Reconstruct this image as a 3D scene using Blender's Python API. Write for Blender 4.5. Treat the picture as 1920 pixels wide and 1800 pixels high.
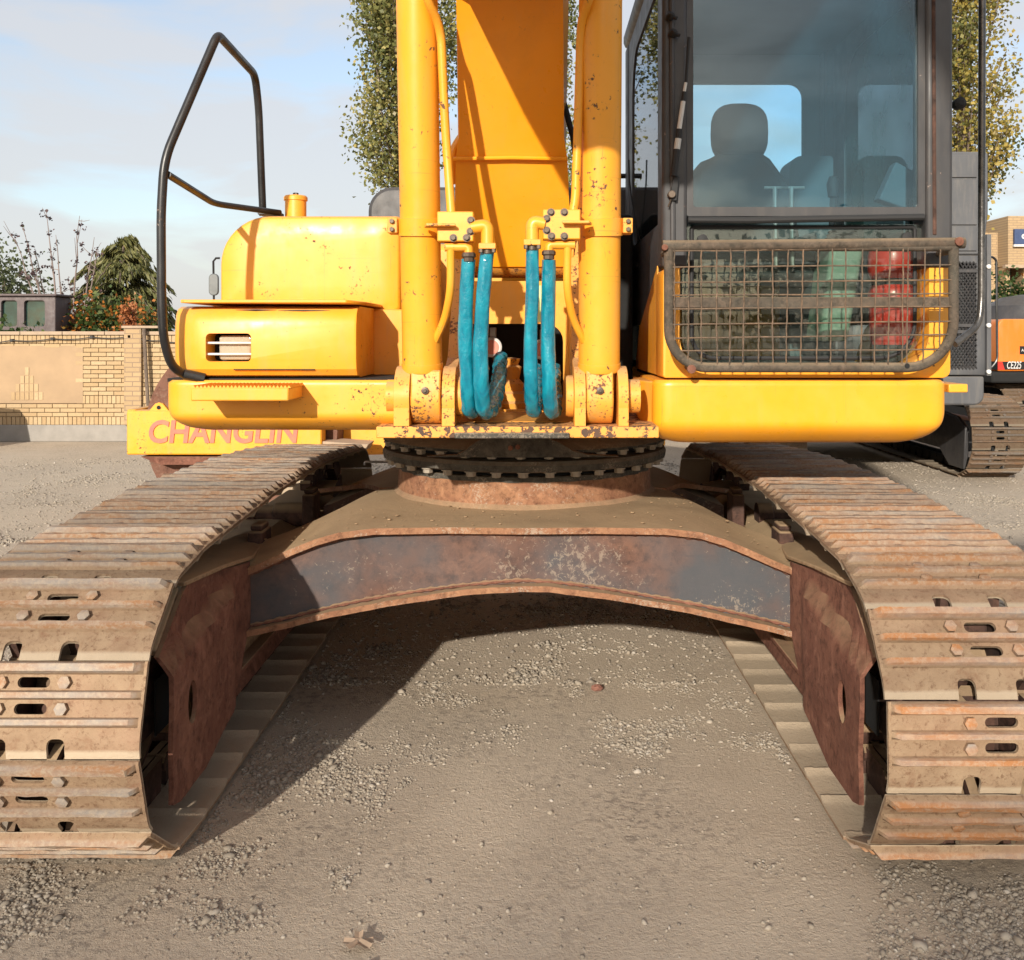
import bpy, bmesh, math, random
import numpy as np
from mathutils import Vector, Matrix, noise as mnoise

for o in list(bpy.data.objects): bpy.data.objects.remove(o)
random.seed(7); rng = np.random.default_rng(7)
scene = bpy.context.scene
C = scene.collection
R = math.radians

# ------------------------------------------------------------------ camera, sky, sun, exposure
FP, H, PX, PY = 1850.0, 1.55, 1000.0, 630.0        # focal length in photo pixels, eye height, vanishing point
cam_d = bpy.data.cameras.new('camera'); cam = bpy.data.objects.new('camera', cam_d); C.objects.link(cam)
cam.location = (0, 0, H); cam.rotation_euler = (R(90), 0, 0)
cam_d.sensor_fit = 'HORIZONTAL'; cam_d.sensor_width = 36; cam_d.lens = FP / 1920 * 36
cam_d.shift_x = (960 - PX) / 1920; cam_d.shift_y = (PY - 900) / 1920
cam_d.clip_start = 0.05; cam_d.clip_end = 2000
scene.camera = cam

SUN_DIR = Vector((0.27, 1.0, -0.37)).normalized()     # the way the light travels
elev = math.asin(-SUN_DIR.z); azim = math.atan2(-SUN_DIR.x, -SUN_DIR.y)
world = bpy.data.worlds.new('World'); scene.world = world; world.use_nodes = True
wn, wl = world.node_tree.nodes, world.node_tree.links
wn.clear()
w_out = wn.new('ShaderNodeOutputWorld'); w_bg = wn.new('ShaderNodeBackground'); w_sky = wn.new('ShaderNodeTexSky')
w_sky.sky_type = 'NISHITA'; w_sky.sun_disc = False; w_sky.sun_elevation = elev; w_sky.sun_rotation = azim
w_sky.air_density = 1.0; w_sky.dust_density = 1.9; w_sky.ozone_density = 1.0
w_tc = wn.new('ShaderNodeTexCoord'); w_map = wn.new('ShaderNodeMapping'); w_map.inputs['Scale'].default_value = (1.6, 1.6, 5.5)
w_map.inputs['Location'].default_value = (0.35, 0.2, 0.15)
w_n = wn.new('ShaderNodeTexNoise'); w_n.inputs['Scale'].default_value = 2.3; w_n.inputs['Detail'].default_value = 7; w_n.inputs['Roughness'].default_value = 0.52
w_n.inputs['Distortion'].default_value = 0.35
w_r = wn.new('ShaderNodeValToRGB'); w_r.color_ramp.elements[0].position = 0.38; w_r.color_ramp.elements[1].position = 0.52
w_r.color_ramp.elements[0].color = (0.36, 0.36, 0.36, 1); w_r.color_ramp.elements[1].color = (0.98, 0.98, 0.98, 1)
w_cl = wn.new('ShaderNodeMixRGB'); w_cl.blend_type = 'ADD'; w_cl.inputs['Fac'].default_value = 1.0; w_cl.inputs['Color2'].default_value = (2.72, 2.68, 2.70, 1)   # cloud: scattered skylight plus its own white
w_mix = wn.new('ShaderNodeMixRGB')
w_dim = wn.new('ShaderNodeMixRGB'); w_dim.inputs['Fac'].default_value = 0.82; w_dim.inputs['Color2'].default_value = (0, 0, 0, 1)
wl.new(w_sky.outputs[0], w_dim.inputs['Color1']); wl.new(w_dim.outputs[0], w_cl.inputs['Color1']); wl.new(w_cl.outputs[0], w_mix.inputs['Color2'])
wl.new(w_tc.outputs['Generated'], w_map.inputs['Vector']); wl.new(w_map.outputs[0], w_n.inputs['Vector'])
wl.new(w_n.outputs[0], w_r.inputs[0]); wl.new(w_r.outputs[0], w_mix.inputs['Fac'])
wl.new(w_sky.outputs[0], w_mix.inputs['Color1']); wl.new(w_mix.outputs[0], w_bg.inputs['Color'])
w_bg.inputs['Strength'].default_value = 0.105
wl.new(w_bg.outputs[0], w_out.inputs['Surface'])

sun_d = bpy.data.lights.new('sun', 'SUN'); sun_d.energy = 2.9; sun_d.angle = R(0.8); sun_d.color = (1.0, 0.92, 0.80)
sun = bpy.data.objects.new('sun', sun_d); C.objects.link(sun)
sun.rotation_euler = SUN_DIR.to_track_quat('-Z', 'Y').to_euler(); sun.location = (-8, -25, 12)
scene.view_settings.view_transform = 'Standard'; scene.view_settings.look = 'None'
scene.view_settings.gamma = 1; scene.view_settings.exposure = 1.1
scene.render.engine = 'CYCLES'

# ------------------------------------------------------------------ helpers
def X(px, d): return (px - PX) * d / FP          # photo column at depth d (metres in front of the eye) -> metres
def Z(py, d): return H - (py - PY) * d / FP      # photo row at depth d -> height
def P(px, py, d): return Vector((X(px, d), d, Z(py, d)))

WO = {}
class MB:
    def __init__(s): s.v = []; s.f = []
    def add(s, vs, fs):
        b = len(s.v); s.v += [tuple(v) for v in vs]; s.f += [tuple(i + b for i in f) for f in fs]; return s
    def box(s, x0, x1, y0, y1, z0, z1):
        return s.add([(x0,y0,z0),(x1,y0,z0),(x1,y1,z0),(x0,y1,z0),(x0,y0,z1),(x1,y0,z1),(x1,y1,z1),(x0,y1,z1)],
              [(0,3,2,1),(4,5,6,7),(0,1,5,4),(1,2,6,5),(2,3,7,6),(3,0,4,7)])
    def prism(s, pts, vec):
        n = len(pts); vec = Vector(vec)
        a = [Vector(p) for p in pts]; b = [p + vec for p in a]
        return s.add(a + b, [tuple(range(n))[::-1], tuple(range(n, 2*n))] + [(i, (i+1) % n, n+(i+1) % n, n+i) for i in range(n)])
    def rings(s, rs, cap=True, closed=False):
        n = len(rs[0]); vs = [p for r in rs for p in r]; fs = []
        m = len(rs)
        for k in range(m if closed else m-1):
            k2 = (k+1) % m
            for i in range(n):
                j = (i+1) % n; fs.append((k*n+i, k*n+j, k2*n+j, k2*n+i))
        if cap and not closed: fs += [tuple(range(n))[::-1], tuple(range((m-1)*n, m*n))]
        return s.add(vs, fs)
    def grid(s, rows):
        n = len(rows[0]); vs = [p for r in rows for p in r]
        return s.add(vs, [(k*n+i, k*n+i+1, (k+1)*n+i+1, (k+1)*n+i) for k in range(len(rows)-1) for i in range(n-1)])
    def tube(s, pts, r, n=10, closed=False):
        pts = [Vector(p) for p in pts]; m = len(pts)
        rad = r if isinstance(r, (list, tuple)) else [r]*m
        rs = []; up = None
        for i, p in enumerate(pts):
            if closed: t = pts[(i+1) % m] - pts[i-1]
            else: t = pts[min(i+1, m-1)] - pts[max(i-1, 0)]
            t.normalize()
            if up is None:
                a = Vector((0,0,1)) if abs(t.z) < 0.9 else Vector((1,0,0)); up = (a - t*a.dot(t)).normalized()
            else:
                up = up - t*up.dot(t)
                up.normalize()
            q = t.cross(up)
            rs.append([p + (up*math.cos(2*math.pi*k/n) + q*math.sin(2*math.pi*k/n))*rad[i] for k in range(n)])
        return s.rings(rs, closed=closed)
    def lathe(s, prof, o, axis='z', n=32, a0=0, a1=2*math.pi):
        o = Vector(o); rs = []
        ax = {'x': (Vector((1,0,0)), Vector((0,1,0)), Vector((0,0,1))), 'y': (Vector((0,1,0)), Vector((0,0,1)), Vector((1,0,0))),
              'z': (Vector((0,0,1)), Vector((1,0,0)), Vector((0,1,0)))}[axis]
        for (r, h) in prof:
            rs.append([o + ax[0]*h + (ax[1]*math.cos(2*math.pi*k/n) + ax[2]*math.sin(2*math.pi*k/n))*r for k in range(n)])
        return s.rings(rs)
    def bolt(s, c, nrm, r, h, n=6):
        c = Vector(c); nrm = Vector(nrm).normalized()
        return s.tube([c - nrm*0.004, c + nrm*h*0.92, c + nrm*h], [r, r, r*0.86], n)
    def shift(s, d):
        d = Vector(d); s.v = [tuple(Vector(v)+d) for v in s.v]; return s

def fillet(pts, rad, seg=5):
    pts = [Vector(p) for p in pts]; out = [pts[0]]
    rads = rad if isinstance(rad, (list, tuple)) else [rad]*len(pts)
    for i in range(1, len(pts)-1):
        a, b, c = pts[i-1], pts[i], pts[i+1]
        u, w = a-b, c-b; t = min(rads[i], u.length*0.48, w.length*0.48)
        p0, p1 = b + u.normalized()*t, b + w.normalized()*t
        for k in range(seg+1):
            q = k/seg; out.append(p0*(1-q)**2 + b*2*q*(1-q) + p1*q*q)
    out.append(pts[-1]); return out

def rrect(x0, x1, z0, z1, rad, seg=6):
    """rounded rectangle in (x, z), anticlockwise from lower left; rad = one value or (ll, lr, ur, ul)"""
    if not isinstance(rad, (list, tuple)): rad = (rad,)*4
    out = []
    for (cx, cz, sx, sz, a0, r) in ((x0, z0, 1, 1, 180, rad[0]), (x1, z0, -1, 1, 270, rad[1]), (x1, z1, -1, -1, 0, rad[2]), (x0, z1, 1, -1, 90, rad[3])):
        for k in range(seg+1):
            a = R(a0 + 90*k/seg); out.append((cx + sx*r + r*math.cos(a), cz + sz*r + r*math.sin(a)))
    return out

def mesh_of(mb, name, recalc=True):
    me = bpy.data.meshes.new(name); me.from_pydata(mb.v, [], mb.f)
    if recalc:
        bm = bmesh.new(); bm.from_mesh(me); bmesh.ops.recalc_face_normals(bm, faces=bm.faces); bm.to_mesh(me); bm.free()
    me.update(); return me

def link(name, me, mat, parent=None, loc=(0,0,0), rot=None):
    o = bpy.data.objects.new(name, me); C.objects.link(o); o.location = Vector(loc)
    if rot is not None: o.rotation_euler = rot
    if mat is not None and me is not None and not me.materials: me.materials.append(mat)
    WO[o] = Vector(loc)
    if parent is not None:
        o.parent = parent; o.location = Vector(loc) - WO[parent]
    return o

def put(mb, name, mat, parent=None, smooth=30, bevel=0, seg=2):
    """world-space MB -> one object with its origin at its centre, under parent"""
    a = np.array(mb.v); c = (a.min(0) + a.max(0)) / 2
    mb.v = [tuple(v) for v in (a - c)]
    me = mesh_of(mb, name)
    if smooth:
        me.shade_smooth(); me.set_sharp_from_angle(angle=R(smooth))
    o = link(name, me, mat, parent, c)
    if bevel:
        m = o.modifiers.new('bevel', 'BEVEL'); m.width = bevel; m.segments = seg; m.limit_method = 'ANGLE'; m.angle_limit = R(35)
        m.harden_normals = False
    return o

def cut(o, *mbs):
    """bore the given shapes (world space) out of o"""
    tmp = []
    for mb in mbs:
        t = bpy.data.objects.new('tmp', mesh_of(mb, 'tmp')); C.objects.link(t); tmp.append(t)
        t.location = -WO[o]
        m = o.modifiers.new('cut', 'BOOLEAN'); m.object = t; m.operation = 'DIFFERENCE'; m.solver = 'EXACT'
    par = o.parent; loc = o.location.copy(); o.parent = None; o.location = (0,0,0)
    bpy.context.view_layer.update()
    me = bpy.data.meshes.new_from_object(o.evaluated_get(bpy.context.evaluated_depsgraph_get()))
    o.modifiers.clear(); o.data = me; o.parent = par; o.location = loc
    for t in tmp: bpy.data.objects.remove(t)
    me.shade_smooth(); me.set_sharp_from_angle(angle=R(30))
    return o

def thing(name, label, cat, loc=(0,0,0), group=None):
    o = bpy.data.objects.new(name, None); C.objects.link(o); o.location = loc; o.empty_display_size = 0.2
    WO[o] = Vector(loc); return tag(o, label, cat, group)
def tag(o, label, cat, group=None):
    o['label'] = label; o['category'] = cat
    if group: o['group'] = group
    return o
def kind(o, k): o['kind'] = k; return o

# ------------------------------------------------------------------ materials
class NT:
    def __init__(s, name):
        s.m = bpy.data.materials.new(name); s.m.use_nodes = True; s.n = s.m.node_tree.nodes; s.l = s.m.node_tree.links
        s.n.clear(); s.out = s.n.new('ShaderNodeOutputMaterial'); s.b = s.n.new('ShaderNodeBsdfPrincipled')
        s.l.new(s.b.outputs[0], s.out.inputs[0])
        tc = s.n.new('ShaderNodeTexCoord'); oi = s.n.new('ShaderNodeObjectInfo'); s.oi = oi
        ad = s.n.new('ShaderNodeVectorMath'); ad.operation = 'MULTIPLY_ADD'
        cb = s.n.new('ShaderNodeCombineXYZ')
        for k in range(3): s.l.new(oi.outputs['Random'], cb.inputs[k])
        ad.inputs[1].default_value = (37, 23, 51)
        s.l.new(cb.outputs[0], ad.inputs[0]); s.l.new(tc.outputs['Object'], ad.inputs[2]); s.co = ad.outputs[0]; s.obj = tc.outputs['Object']
    def noise(s, scale, detail=4, rough=0.55, dist=0.0, vec=None, stretch=None):
        t = s.n.new('ShaderNodeTexNoise'); t.inputs['Scale'].default_value = scale; t.inputs['Detail'].default_value = detail
        t.inputs['Roughness'].default_value = rough; t.inputs['Distortion'].default_value = dist
        v = vec or s.co
        if stretch:
            mp = s.n.new('ShaderNodeMapping'); mp.inputs['Scale'].default_value = stretch; s.l.new(v, mp.inputs[0]); v = mp.outputs[0]
        s.l.new(v, t.inputs['Vector']); return t.outputs[0]
    def voro(s, scale, feat='F1', out='Distance'):
        t = s.n.new('ShaderNodeTexVoronoi'); t.feature = feat; t.inputs['Scale'].default_value = scale; s.l.new(s.co, t.inputs['Vector']); return t.outputs[out]
    def ramp(s, fac, stops, interp='LINEAR'):
        t = s.n.new('ShaderNodeValToRGB'); e = t.color_ramp.elements; t.color_ramp.interpolation = interp
        while len(e) < len(stops): e.new(0.5)
        for el, (p, c) in zip(e, stops):
            el.position = p; el.color = (c, c, c, 1) if not isinstance(c, (tuple, list)) else (*c, 1)
        s.l.new(fac, t.inputs[0]); return t.outputs[0]
    def mix(s, fac, a, b, mode='MIX'):
        t = s.n.new('ShaderNodeMixRGB'); t.blend_type = mode
        for sock, v in (('Fac', fac), ('Color1', a), ('Color2', b)):
            if isinstance(v, (int, float)): t.inputs[sock].default_value = v if sock == 'Fac' else (v, v, v, 1)
            elif isinstance(v, (tuple, list)): t.inputs[sock].default_value = (*v, 1)
            else: s.l.new(v, t.inputs[sock])
        return t.outputs[0]
    def math(s, op, a, b=0.0, clamp=False):
        t = s.n.new('ShaderNodeMath'); t.operation = op; t.use_clamp = clamp
        for k, v in enumerate((a, b)):
            if isinstance(v, (int, float)): t.inputs[k].default_value = v
            else: s.l.new(v, t.inputs[k])
        return t.outputs[0]
    def sep(s, v, k):
        t = s.n.new('ShaderNodeSeparateXYZ'); s.l.new(v, t.inputs[0]); return t.outputs[k]
    def normal_z(s):
        g = s.n.new('ShaderNodeNewGeometry'); return s.sep(g.outputs['Normal'], 2)
    def attr(s, name):
        a = s.n.new('ShaderNodeAttribute'); a.attribute_name = name; return a.outputs['Fac']
    def set(s, color=None, rough=None, metal=None, spec=None, coat=None, bump=None, bstr=0.3, bdist=0.01):
        for nm, v in (('Base Color', color), ('Roughness', rough), ('Metallic', metal), ('Specular IOR Level', spec), ('Coat Weight', coat)):
            if v is None: continue
            if isinstance(v, (int, float)): s.b.inputs[nm].default_value = v
            elif isinstance(v, (tuple, list)): s.b.inputs[nm].default_value = (*v, 1)
            else: s.l.new(v, s.b.inputs[nm])
        if bump is not None:
            bp = s.n.new('ShaderNodeBump'); bp.inputs['Strength'].default_value = bstr; bp.inputs['Distance'].default_value = bdist
            s.l.new(bump, bp.inputs['Height']); s.l.new(bp.outputs[0], s.b.inputs['Normal'])
        return s.m

def paint(name, base, chip=0.62, chipcol=((0.10,0.045,0.025),(0.03,0.025,0.022)), rough=0.38, dust=0.35, fleck=70, dustcol=(0.40,0.29,0.165), spec=0.45):
    t = NT(name)
    fine = t.noise(fleck, 5, 0.62, 0.4); big = t.noise(7, 4, 0.6)
    th = t.math('ADD', t.math('MULTIPLY', fine, 0.62), t.math('MULTIPLY', big, 0.38))
    msk = t.ramp(th, [(chip-0.012, 0), (chip+0.006, 1)])
    streak = t.noise(5, 5, 0.6, stretch=(4, 4, 0.6))
    var = t.noise(2.2, 4, 0.55)
    c = t.mix(t.ramp(var, [(0.35, 0.0), (0.70, 0.65)]), base, tuple(min(1, b*1.05+0.035) for b in base))
    c = t.mix(t.ramp(t.noise(4.5, 6, 0.65, 0.6), [(0.55, 0.0), (0.78, 0.28)]), c, tuple(b*0.62+0.012 for b in base))
    c = t.mix(t.ramp(streak, [(0.50, 0.0), (0.75, dust*0.9)]), c, dustcol)
    up = t.ramp(t.normal_z(), [(0.45, 0), (0.95, min(1, dust*1.4))])
    c = t.mix(up, c, dustcol)
    for sv in ((0.6, 0.6, 34), (30, 30, 0.8)):
        ln_ = t.math('MULTIPLY', t.ramp(t.noise(3.1, 3, 0.6, 0.25, stretch=sv), [(0.665, 0), (0.69, 1)]), t.ramp(t.noise(2.6, 3), [(0.45, 0), (0.62, 0.55)]))
        c = t.mix(ln_, c, tuple(b*0.5+0.03 for b in base))
    cc = t.mix(t.noise(19, 3), chipcol[0], chipcol[1])
    halo = t.ramp(th, [(chip-0.05, 0), (chip, 0.5)])
    c = t.mix(halo, c, tuple(b*0.6+0.4*d for b, d in zip(base, (0.35,0.16,0.06))))
    c = t.mix(msk, c, cc)
    rg = t.mix(msk, t.ramp(t.noise(14, 4), [(0.3, rough-0.08), (0.7, rough+0.12)]), 0.85)
    return t.set(c, rg, spec=spec, bump=t.math('SUBTRACT', t.math('MULTIPLY', t.noise(3, 2), 0.5), t.math('MULTIPLY', msk, 0.25)), bstr=0.16, bdist=0.006)

YEL = (0.78, 0.33, 0.017)
M = {}
M['yellow'] = paint('yellow_paint', YEL, 0.635, dust=0.25)
M['yellow_clean'] = paint('yellow_paint_clean', (0.80, 0.325, 0.006), 0.675, dust=0.12, rough=0.33)
M['yellow_worn'] = paint('yellow_paint_worn', (0.74, 0.31, 0.03), 0.585, dust=0.5, rough=0.5, fleck=85, chipcol=((0.20,0.09,0.045),(0.08,0.04,0.025)))
M['yellow_chipped'] = paint('yellow_paint_chipped', (0.79, 0.325, 0.014), 0.618, dust=0.2, rough=0.40, fleck=48, chipcol=((0.09,0.055,0.04),(0.15,0.07,0.03)))
M['yellow_edge'] = paint('yellow_paint_scraped', (0.72, 0.30, 0.04), 0.535, dust=0.4, rough=0.55, fleck=42, chipcol=((0.13,0.065,0.04),(0.055,0.04,0.03)))
M['boom_yellow'] = paint('boom_yellow', (0.82, 0.325, 0.004), 0.67, dust=0.08, rough=0.34)
M['orange'] = paint('orange_paint', (0.62, 0.16, 0.01), 0.72, dust=0.2)
M['black'] = paint('black_paint', (0.0065, 0.0065, 0.0075), 0.655, chipcol=((0.30,0.28,0.26),(0.16,0.13,0.11)), rough=0.34, dust=0.06, dustcol=(0.10,0.085,0.07))
M['grey'] = paint('dark_grey_paint', (0.034, 0.033, 0.035), 0.66, chipcol=((0.45,0.43,0.42),(0.2,0.15,0.12)), rough=0.45, dust=0.22, dustcol=(0.15,0.125,0.10))
M['grey_far'] = paint('slate_grey_paint', (0.072, 0.074, 0.080), 0.70, rough=0.5, dust=0.3, dustcol=(0.25,0.22,0.18))
M['mauve'] = paint('faded_brown_paint', (0.085, 0.062, 0.062), 0.70, rough=0.6, dust=0.3, dustcol=(0.25,0.2,0.17))

def rusty(name, a, b, dustc=(0.42,0.30,0.18), dust=0.5, grey=0.0, rough=0.85, scale=6, streaks=True, greyc=(0.12,0.125,0.13), flake=0.0):
    t = NT(name)
    n1 = t.noise(scale, 6, 0.65, 0.3); n2 = t.noise(scale*5, 5, 0.7); n3 = t.noise(scale*0.5, 4, 0.6)
    c = t.mix(t.ramp(n1, [(0.32, 0), (0.68, 1)]), a, b)
    c = t.mix(t.ramp(n2, [(0.48, 0), (0.68, 0.75)]), c, tuple(x*0.40 for x in a))
    c = t.mix(t.ramp(t.noise(scale*2.2, 7, 0.7, 0.8), [(0.52, 0), (0.70, 0.6)]), c, tuple(min(1, x*1.45+0.015) for x in b))
    sc = t.noise(scale*3, 5, 0.7, stretch=(0.5, 0.5, 5)); c = t.mix(t.ramp(sc, [(0.60, 0), (0.70, 0.45)]), c, tuple(x*0.5 for x in a))
    if grey: c = t.mix(t.ramp(n3, [(0.5-0.25*grey, 0), (0.62, grey)]), c, greyc)
    if streaks:
        st = t.noise(6, 5, 0.65, stretch=(3.2, 3.2, 0.45)); c = t.mix(t.ramp(st, [(0.5, 0), (0.75, 0.18)]), c, tuple(min(1, x*1.6+0.02) for x in b))
    if flake:
        fl = t.noise(scale*13, 6, 0.75, 0.6); area = t.noise(scale*0.6, 3); m = t.math('ADD', t.math('MULTIPLY', fl, 0.6), t.math('MULTIPLY', area, 0.4))
        c = t.mix(t.ramp(m, [(0.555, 0), (0.585, flake)]), c, (0.36, 0.29, 0.22))
    dustc = t.mix(t.ramp(t.noise(2.4, 5, 0.6, 0.8), [(0.45, 0), (0.72, 0.6)]), dustc, tuple(x*0.55 for x in dustc))
    up = t.math('MULTIPLY', t.ramp(t.normal_z(), [(0.25, 0), (0.85, 1)]), t.ramp(t.noise(9, 5), [(0.25, dust), (0.7, min(1, dust*1.6))]))
    c = t.mix(up, c, dustc)
    return t.set(c, rough, spec=0.25, bump=t.math('ADD', n2, t.math('MULTIPLY', n1, 0.8)), bstr=0.45, bdist=0.006)

M['rust'] = rusty('red_brown_rust', (0.125,0.05,0.034), (0.20,0.09,0.058), dust=0.55, dustc=(0.30,0.21,0.125))
M['rust_light'] = rusty('tan_rust', (0.21,0.095,0.055), (0.29,0.15,0.08), dust=0.6, flake=0.6, scale=8, dustc=(0.34,0.245,0.15))
M['rust_dark'] = rusty('dark_rust', (0.04,0.026,0.022), (0.10,0.05,0.035), dust=0.6)
M['web'] = rusty('grey_rust_plate', (0.13,0.06,0.038), (0.21,0.10,0.058), grey=0.95, scale=4, flake=0.4, dust=0.5, streaks=False, greyc=(0.066,0.071,0.078))
M['dustplate'] = rusty('dusty_plate', (0.27,0.175,0.10), (0.33,0.225,0.135), dust=0.85, dustc=(0.38,0.275,0.165), streaks=False)
M['ring'] = rusty('grimy_ring_steel', (0.052,0.049,0.042), (0.09,0.08,0.065), dust=0.3, flake=0.35, scale=7, streaks=False)
M['guard'] = rusty('guard_tube_steel', (0.058,0.052,0.041), (0.105,0.072,0.05), dust=0.25, flake=0.1, grey=0.3, greyc=(0.10,0.10,0.085), scale=9)
M['wire'] = rusty('guard_wire_steel', (0.085,0.07,0.055), (0.17,0.11,0.07), dust=0.1, scale=14, streaks=False)
M['drum'] = rusty('roller_drum_rust', (0.13,0.062,0.042), (0.17,0.085,0.06), dust=0.2, flake=0.15, scale=3)

def shoe_mat(name, tone=1.0, orange=0.0):
    t = NT(name)
    z = t.sep(t.obj, 2); n1 = t.noise(9, 6, 0.65, 0.4); n2 = t.noise(60, 5, 0.75, 0.3); n3 = t.noise(3, 4, 0.6, stretch=(1, 4, 4))
    c = t.mix(t.ramp(n1, [(0.3, 0), (0.7, 1)]), (0.24*tone,0.155*tone,0.095*tone), (0.35*tone,0.25*tone,0.16*tone))
    c = t.mix(t.ramp(n2, [(0.53, 0), (0.66, 0.85)]), c, (0.14*tone,0.075*tone,0.042*tone))
    c = t.mix(t.ramp(t.noise(22, 6, 0.75, 0.5), [(0.55, 0), (0.70, 0.7)]), c, (0.20*tone,0.105*tone,0.06*tone))
    c = t.mix(t.ramp(t.noise(2.5, 5, 0.6), [(0.48, 0), (0.70, 0.55)]), c, (0.33*tone,0.19*tone,0.125*tone))
    top = t.mix(t.ramp(n3, [(0.38-orange*0.1, 0), (0.5-orange*0.1, 0.5), (0.62-orange*0.12, 1)]), (0.30*tone,0.265*tone,0.235*tone), (0.34*tone+orange*0.14,0.175*tone,0.085*tone-orange*0.04))
    top = t.mix(t.ramp(n2, [(0.45, 0), (0.62, 0.7)]), top, tuple(a*(1-orange*0.5)+b*orange*0.5 for a, b in zip((0.44*tone,0.36*tone,0.27*tone), (0.5,0.2,0.07))))
    zz = t.math('ADD', z, t.math('MULTIPLY', t.math('SUBTRACT', n2, 0.5), 0.012))
    c = t.mix(t.ramp(zz, [(0.017, 0), (0.024, 0.9)]), c, top)
    c = t.mix(t.ramp(z, [(-0.004, 1), (0.001, 0)]), c, t.mix(n1, (0.40*tone,0.315*tone,0.22*tone), (0.47*tone,0.38*tone,0.28*tone)))
    rnd = t.ramp(t.oi.outputs['Random'], [(0, 0.72), (1, 1.15)])
    c = t.mix(1.0, c, rnd, 'MULTIPLY')
    return t.set(c, 0.82, spec=0.3, bump=t.math('ADD', n2, t.math('MULTIPLY', n1, 1.2)), bstr=0.6, bdist=0.006)
M['shoe'] = shoe_mat('dusty_rusty_shoe'); M['shoe_orange'] = shoe_mat('orange_rusty_shoe', 0.95, 0.42); M['shoe_top'] = shoe_mat('brown_top_shoe', 0.66, 0.0); M['shoe_top_orange'] = shoe_mat('orange_brown_top_shoe', 0.68, 0.12); M['shoe_far'] = shoe_mat('brown_shoe', 0.42)  # top copies carry a darker tone, used on the upward-facing shoes

def simple(name, col, rough=0.6, metal=0.0, var=0.15, scale=8, bump=0.15, spec=0.5, coat=0.0, bdist=0.004):
    t = NT(name); n = t.noise(scale, 5, 0.6)
    c = t.mix(t.ramp(n, [(0.3, 0), (0.7, 1)]), tuple(x*(1-var) for x in col), tuple(min(1, x*(1+var)) for x in col))
    return t.set(c, t.ramp(n, [(0.3, max(0.02, rough-0.06)), (0.7, min(1, rough+0.06))]), metal, spec, coat, bump=t.noise(scale*4, 4), bstr=bump, bdist=bdist)
M['rubber'] = simple('black_rubber', (0.015,0.015,0.016), 0.7)
M['void'] = simple('shade_and_part_black', (0.010,0.010,0.010), 0.9)  # black stands in for deep shade in hollows; also used on black parts
M['liner'] = simple('cab_liner', (0.085,0.115,0.13), 0.8)
M['seatm'] = simple('seat_fabric', (0.055,0.058,0.062), 0.9)
M['sage'] = simple('sage_plastic', (0.20,0.27,0.215), 0.6)
M['red'] = simple('red_plastic', (0.62,0.035,0.022), 0.32, var=0.12, coat=0.2)
M['ringbolt'] = simple('dusty_bolt', (0.30,0.26,0.21), 0.7, 0.2, scale=30)
M['galv'] = simple('dull_metal', (0.32,0.30,0.28), 0.45, 0.7)
M['boltm'] = simple('oily_bolt', (0.10,0.075,0.055), 0.5, 0.5, scale=30)
M['white'] = simple('white_paint', (0.60,0.59,0.56), 0.6)
M['navy'] = simple('navy_sign', (0.035,0.06,0.14), 0.5)
def faded():
    t = NT('faded_red_letter'); n = t.noise(14, 5, 0.65)
    return t.set(t.mix(t.ramp(n, [(0.3, 0.0), (0.7, 0.45)]), (0.50,0.12,0.105), (0.70,0.26,0.06)), 0.6)
M['pink'] = faded()
M['concrete'] = simple('concrete', (0.26,0.24,0.215), 0.9, var=0.15, scale=5, bump=0.4)
M['mirror'] = simple('mirror_back', (0.10,0.11,0.11), 0.4)
M['mortar'] = simple('mortar', (0.23,0.155,0.09), 0.95, scale=20)
M['plaster'] = simple('mud_plaster', (0.345,0.24,0.145), 0.95, var=0.10, scale=3, bump=0.3)
M['coping'] = simple('coping_stone', (0.36,0.27,0.19), 0.9, var=0.1)
M['bark'] = simple('bark', (0.14,0.105,0.08), 0.95, var=0.3, scale=20, bump=0.6, bdist=0.02)
M['twig'] = simple('pale_twig', (0.20,0.155,0.14), 0.95, var=0.2)
M['redlight'] = simple('red_reflector', (0.55,0.03,0.02), 0.3)
M['dirtpipe'] = simple('chrome_tube', (0.10,0.095,0.09), 0.28, 0.6, var=0.4, scale=25)
M['stonered'] = simple('red_stone', (0.19,0.085,0.06), 0.9, var=0.25, scale=30)
M['paper'] = simple('dry_leaf_litter', (0.36,0.26,0.18), 0.9, var=0.3, scale=30)
M['wire_dark'] = simple('black_cable', (0.03,0.028,0.026), 0.7)

def brick_mat():
    t = NT('cream_brick'); n = t.noise(30, 5, 0.6)
    c = t.mix(t.oi.outputs['Random'], (0.38,0.265,0.145), (0.45,0.335,0.20))
    c = t.mix(t.ramp(n, [(0.45, 0), (0.75, 0.4)]), c, (0.29,0.20,0.115))
    c = t.mix(t.ramp(t.noise(0.9, 3, 0.6), [(0.5, 0), (0.8, 0.35)]), c, (0.32,0.24,0.16))
    return t.set(c, 0.92, spec=0.2, bump=n, bstr=0.3)
M['brick'] = brick_mat()
def brickwork():
    t = NT('far_brickwork'); b = t.n.new('ShaderNodeTexBrick'); b.inputs['Scale'].default_value = 1.0
    mp = t.n.new('ShaderNodeMapping'); mp.inputs['Rotation'].default_value = (R(90), 0, 0); t.l.new(t.obj, mp.inputs[0]); t.l.new(mp.outputs[0], b.inputs['Vector'])
    b.inputs['Color1'].default_value = (0.40,0.28,0.155,1); b.inputs['Color2'].default_value = (0.35,0.245,0.135,1); b.inputs['Mortar'].default_value = (0.24,0.17,0.11,1)
    b.inputs['Brick Width'].default_value = 0.22; b.inputs['Row Height'].default_value = 0.07; b.inputs['Mortar Size'].default_value = 0.008
    return t.set(b.outputs[0], 0.9)
M['brickwork'] = brickwork()

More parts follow.
